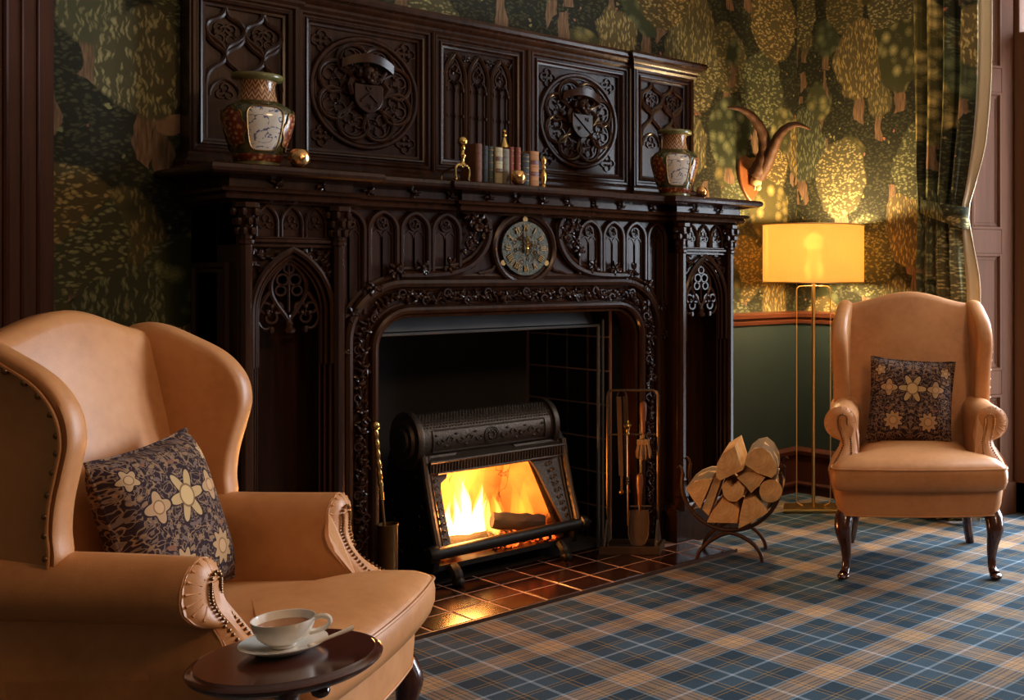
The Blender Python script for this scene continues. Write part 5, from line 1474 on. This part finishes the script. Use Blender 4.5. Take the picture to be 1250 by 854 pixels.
def tool(name, label):
    o = bpy.data.objects.new(name, None); COL.objects.link(o); o.location = (sx_, sy_, .0125); o.rotation_euler = (0, 0, VIEWROT); ORG[o.name] = Vector((0, 0, 0))
    return tag(o, label, 'fire tool', 'fire tools on the stand')
t = tool('fire_tongs', 'flat steel fire tongs with a looped top hanging on the stand')
xa, za = cl(756, 478); _, zb = cl(756, 580)
for g, y in ((-1, -.012), (1, .004)):
    x_ = xa + (.0 if g < 0 else .024)
    MB().loft([[(x_ - .010 + (zt - za) * -.03, y - .0025, zt), (x_ + .010 + (zt - za) * -.03, y - .0025, zt), (x_ + .010 + (zt - za) * -.03, y + .0025, zt), (x_ - .010 + (zt - za) * -.03, y + .0025, zt)] for zt in (za - .02, (za + zb) / 2, zb)]).build('tong_arm', M['steel'], t, smooth=False)
    MB().box(x_ - .004 + .012, x_ + .018 + .0, y - .006, y + .006, zb - .07, zb).ell((x_ + .012, y, zb - .07), (.012, .008, .012), None, 8, 5).build('tong_claw', M['brassdull'], t)
L = []
for i in range(13):
    a = PI * i / 12; L.append([(xa + .012 - .020 * math.cos(a) + dx, -.010 + .010 * i / 12 + dy, za - .02 + .028 * math.sin(a)) for dx, dy in ((0, -.008), (.003 * math.cos(a), -.008), (.003 * math.cos(a), .008), (0, .008))])
MB().loft(L).build('tong_loop', M['steel'], t)
t = tool('poker', 'iron poker with a brass urn knob hanging on the stand')
x_, z_ = cl(767, 512); _, z1_ = cl(767, 640)
MB().lathe([(.003, .0), (.006, .002), (.008, .008), (.005, .012), (.015, .018), (.018, .026), (.014, .034), (.008, .040), (.009, .046), (.007, .052), (.009, .060), (.006, .066)][::-1], (x_, -.014, z_ - .066), 16).build('knob', M['brass'], t) if False else MB().lathe([(.006, 0), (.009, .008), (.007, .014), (.009, .022), (.008, .028), (.014, .034), (.018, .042), (.016, .050), (.007, .054), (.006, .060), (.002, .066)], (x_, -.014, z_ - .066), 16).build('knob', M['brass'], t)
MB().tube([(x_, -.014, z_ - .06), (x_ + .002, -.014, z1_)], .0045, 8).lathe([(.005, 0), (.009, .004), (.005, .010), (.009, .016), (.005, .022), (.009, .028), (.005, .034)], (x_, -.014, z_ - .275), 12).build('rod', M['steel'], t)
t = tool('hearth_brush', 'wooden handled hearth brush hanging on the stand')
x_, z_ = cl(786, 489)
MB().lathe([(.006, -.138), (.009, -.13), (.0095, -.09), (.013, -.082), (.012, -.076), (.0155, -.05), (.0155, -.018), (.013, -.006), (.005, 0)], (x_, -.015, z_), 16).build('handle', M['handle'], t)
MB().lathe([(.005, -.165), (.005, -.138)], (x_, -.015, z_), 8).box(x_ - .026, x_ + .026, -.026, -.004, z_ - .185, z_ - .163).build('ferrule', M['bristle'], t, bevel=.003)
br = MB(); rb_ = random.Random(2)
for k in range(46):
    u = rb_.uniform(-1, 1); v = rb_.uniform(-1, 1); br.tube([(x_ + u * .022, -.015 + v * .008, z_ - .183), (x_ + u * .030, -.015 + v * .014, z_ - .215), (x_ + u * .031 + rb_.uniform(-.004, .004), -.015 + v * .016, z_ - .25 + .012 * u * u)], [.0032, .0034, .001], 5)
br.build('bristles', M['bristle'], t, kind='stuff')
t = tool('ash_shovel', 'wooden handled ash shovel standing on the tray of the stand')
x_, z_ = cl(782.5, 576)
MB().lathe([(.006, -.138), (.0085, -.13), (.009, -.09), (.012, -.082), (.011, -.076), (.0145, -.05), (.0145, -.018), (.012, -.006), (.004, 0)], (x_, -.03, z_), 16).build('handle', M['handle'], t)
MB().tube([(x_ - .04, -.03, z_ - .14), (x_ + .05, -.03, z_ - .14)], .004, 6).tube([(x_, -.03, z_ - .13), (x_, -.03, z_ - .17)], .005, 6).build('tang', M['steel'], t)
bl = []
for u_, zt, yy, w_ in ((0, z_ - .155, -.03, .040), (1, z_ - .20, -.036, .046), (2, z_ - .26, -.044, .044), (3, max(.045, z_ - .325), -.05, .03), (4, .036, -.052, .012)):
    bl.append([(x_ - w_, yy - .016, zt), (x_ - w_ * .9, yy, zt), (x_ + w_ * .9, yy, zt), (x_ + w_, yy - .016, zt), (x_ + w_ - .003, yy - .016, zt), (x_ + w_ * .9 - .003, yy - .003, zt), (x_ - w_ * .9 + .003, yy - .003, zt), (x_ - w_ + .003, yy - .016, zt)])
MB().loft(bl).build('blade', M['steel'], t)
# brass pot with a brass poker at the other side of the fire
px_, py_ = 1.935, 3.675
pot = thing('brass_pot', 'dull brass cylindrical pot holding a poker beside the fire basket', 'pot', (px_, py_, .0125))
MB().lathe([(.031, .0125), (.034, .0145), (.034, .312), (.036, .315), (.036, .321), (.0315, .321), (.0315, .02), (.004, .02)], (px_, py_, 0), 32).build('pot_body', M['brassdull'], pot)
pk = thing('brass_poker', 'long poker with ball-topped brass handle leaning in the brass pot', 'fire tool', (px_, py_, .035), local=True)
A_, B_ = Vector((.014, 0, .0)), Vector((-.046, -.004, .625))
MB().tube([A_, A_.lerp(B_, .62)], .005, 8).build('rod', M['brassdull'], pk)
h = MB(); N = 40
pts = [A_.lerp(B_, .60 + .40 * i / N) for i in range(N + 1)]
h.tube([tuple(q_) for q_ in pts], [.006 + .004 * (abs(math.sin(i * .55)) if i > 8 else .5) for i in range(N + 1)], 10); h.ell(B_ + Vector((0, 0, .012)), (.0155, .0155, .017), None, 14, 9)
h.build('handle', M['brass'], pk)

# ================================================================== CURTAIN
cu = thing('curtain', 'dark foliage print curtain with cream lining tied back at the window', 'curtain', (XR - .08, 3.0, 0))
def edges(z):           # far and near edge of the curtain (y) at height z
    TZ_ = 1.50
    far = 3.175 - .01 * math.sin(z)
    if z > TZ_: t = (z - TZ_) / (2.75 - TZ_); near = 2.905 - .10 * (1 - (1 - min(1, t * 1.5)) ** 2.2)
    else: t = (TZ_ - z) / TZ_; near = 2.905 - .035 * min(1, t * 4)
    return far, near
NZ, NU = 40, 110
loops = []
for j in range(NZ + 1):
    z = .02 + (2.78 - .02) * j / NZ; f_, n_ = edges(z); row = []
    sq = abs(z - 1.5)
    for i in range(NU + 1):
        u = i / NU; amp = .042 * (.45 + .55 * min(1, sq / .25))
        x = XR - .085 + amp * math.sin(2 * PI * (4.2 * u + .35 * math.sin(2.2 * u + .4 * z)) + .25 * math.sin(3 * z)) - .012 * math.sin(PI * u)
        row.append((x, f_ + (n_ - f_) * u + .006 * math.sin(2 * PI * 13 * u + z), z))
    loops.append(row)
m = MB(); m.loft(loops, False, False, closed=False)
clo = m.build('cloth', M['curtain'], cu, ang=180)
sm = clo.modifiers.new('thick', 'SOLIDIFY'); sm.thickness = .004
lin = []
for j in range(NZ + 1):
    z = .02 + (2.78 - .02) * j / NZ; f_, n_ = edges(z); row = []
    wl = .075 if z > 1.5 else .075
    wl *= (.45 + .55 * min(1, abs(z - 1.5) / .3))
    for i in range(13):
        u = i / 12; row.append((XR - .075 + .03 * u + .014 * math.sin(2 * PI * 1.5 * u + 1), n_ + .008 - wl * u, z))
    lin.append(row)
lo = MB().loft(lin, False, False, closed=False).build('lining', M['cream'], cu, ang=180)
lo.modifiers.new('thick', 'SOLIDIFY').thickness = .004
tbk = MB(); L = []
for i in range(25):
    a = 2 * PI * i / 24; cy2, cx2 = 2.99, XR - .09
    yy = cy2 + .135 * math.cos(a); xx = cx2 + .062 * math.sin(a); zz = 1.50 + .035 * math.cos(a) - .0
    hw = .042 - .010 * math.cos(a)
    L.append([(xx, yy, zz - hw), (xx, yy, zz + hw)])
tb_ = MB().loft(L, False, False, closed=False).build('tie_back', M['curtain'], cu, ang=180)
tb_.modifiers.new('thick', 'SOLIDIFY').thickness = .006
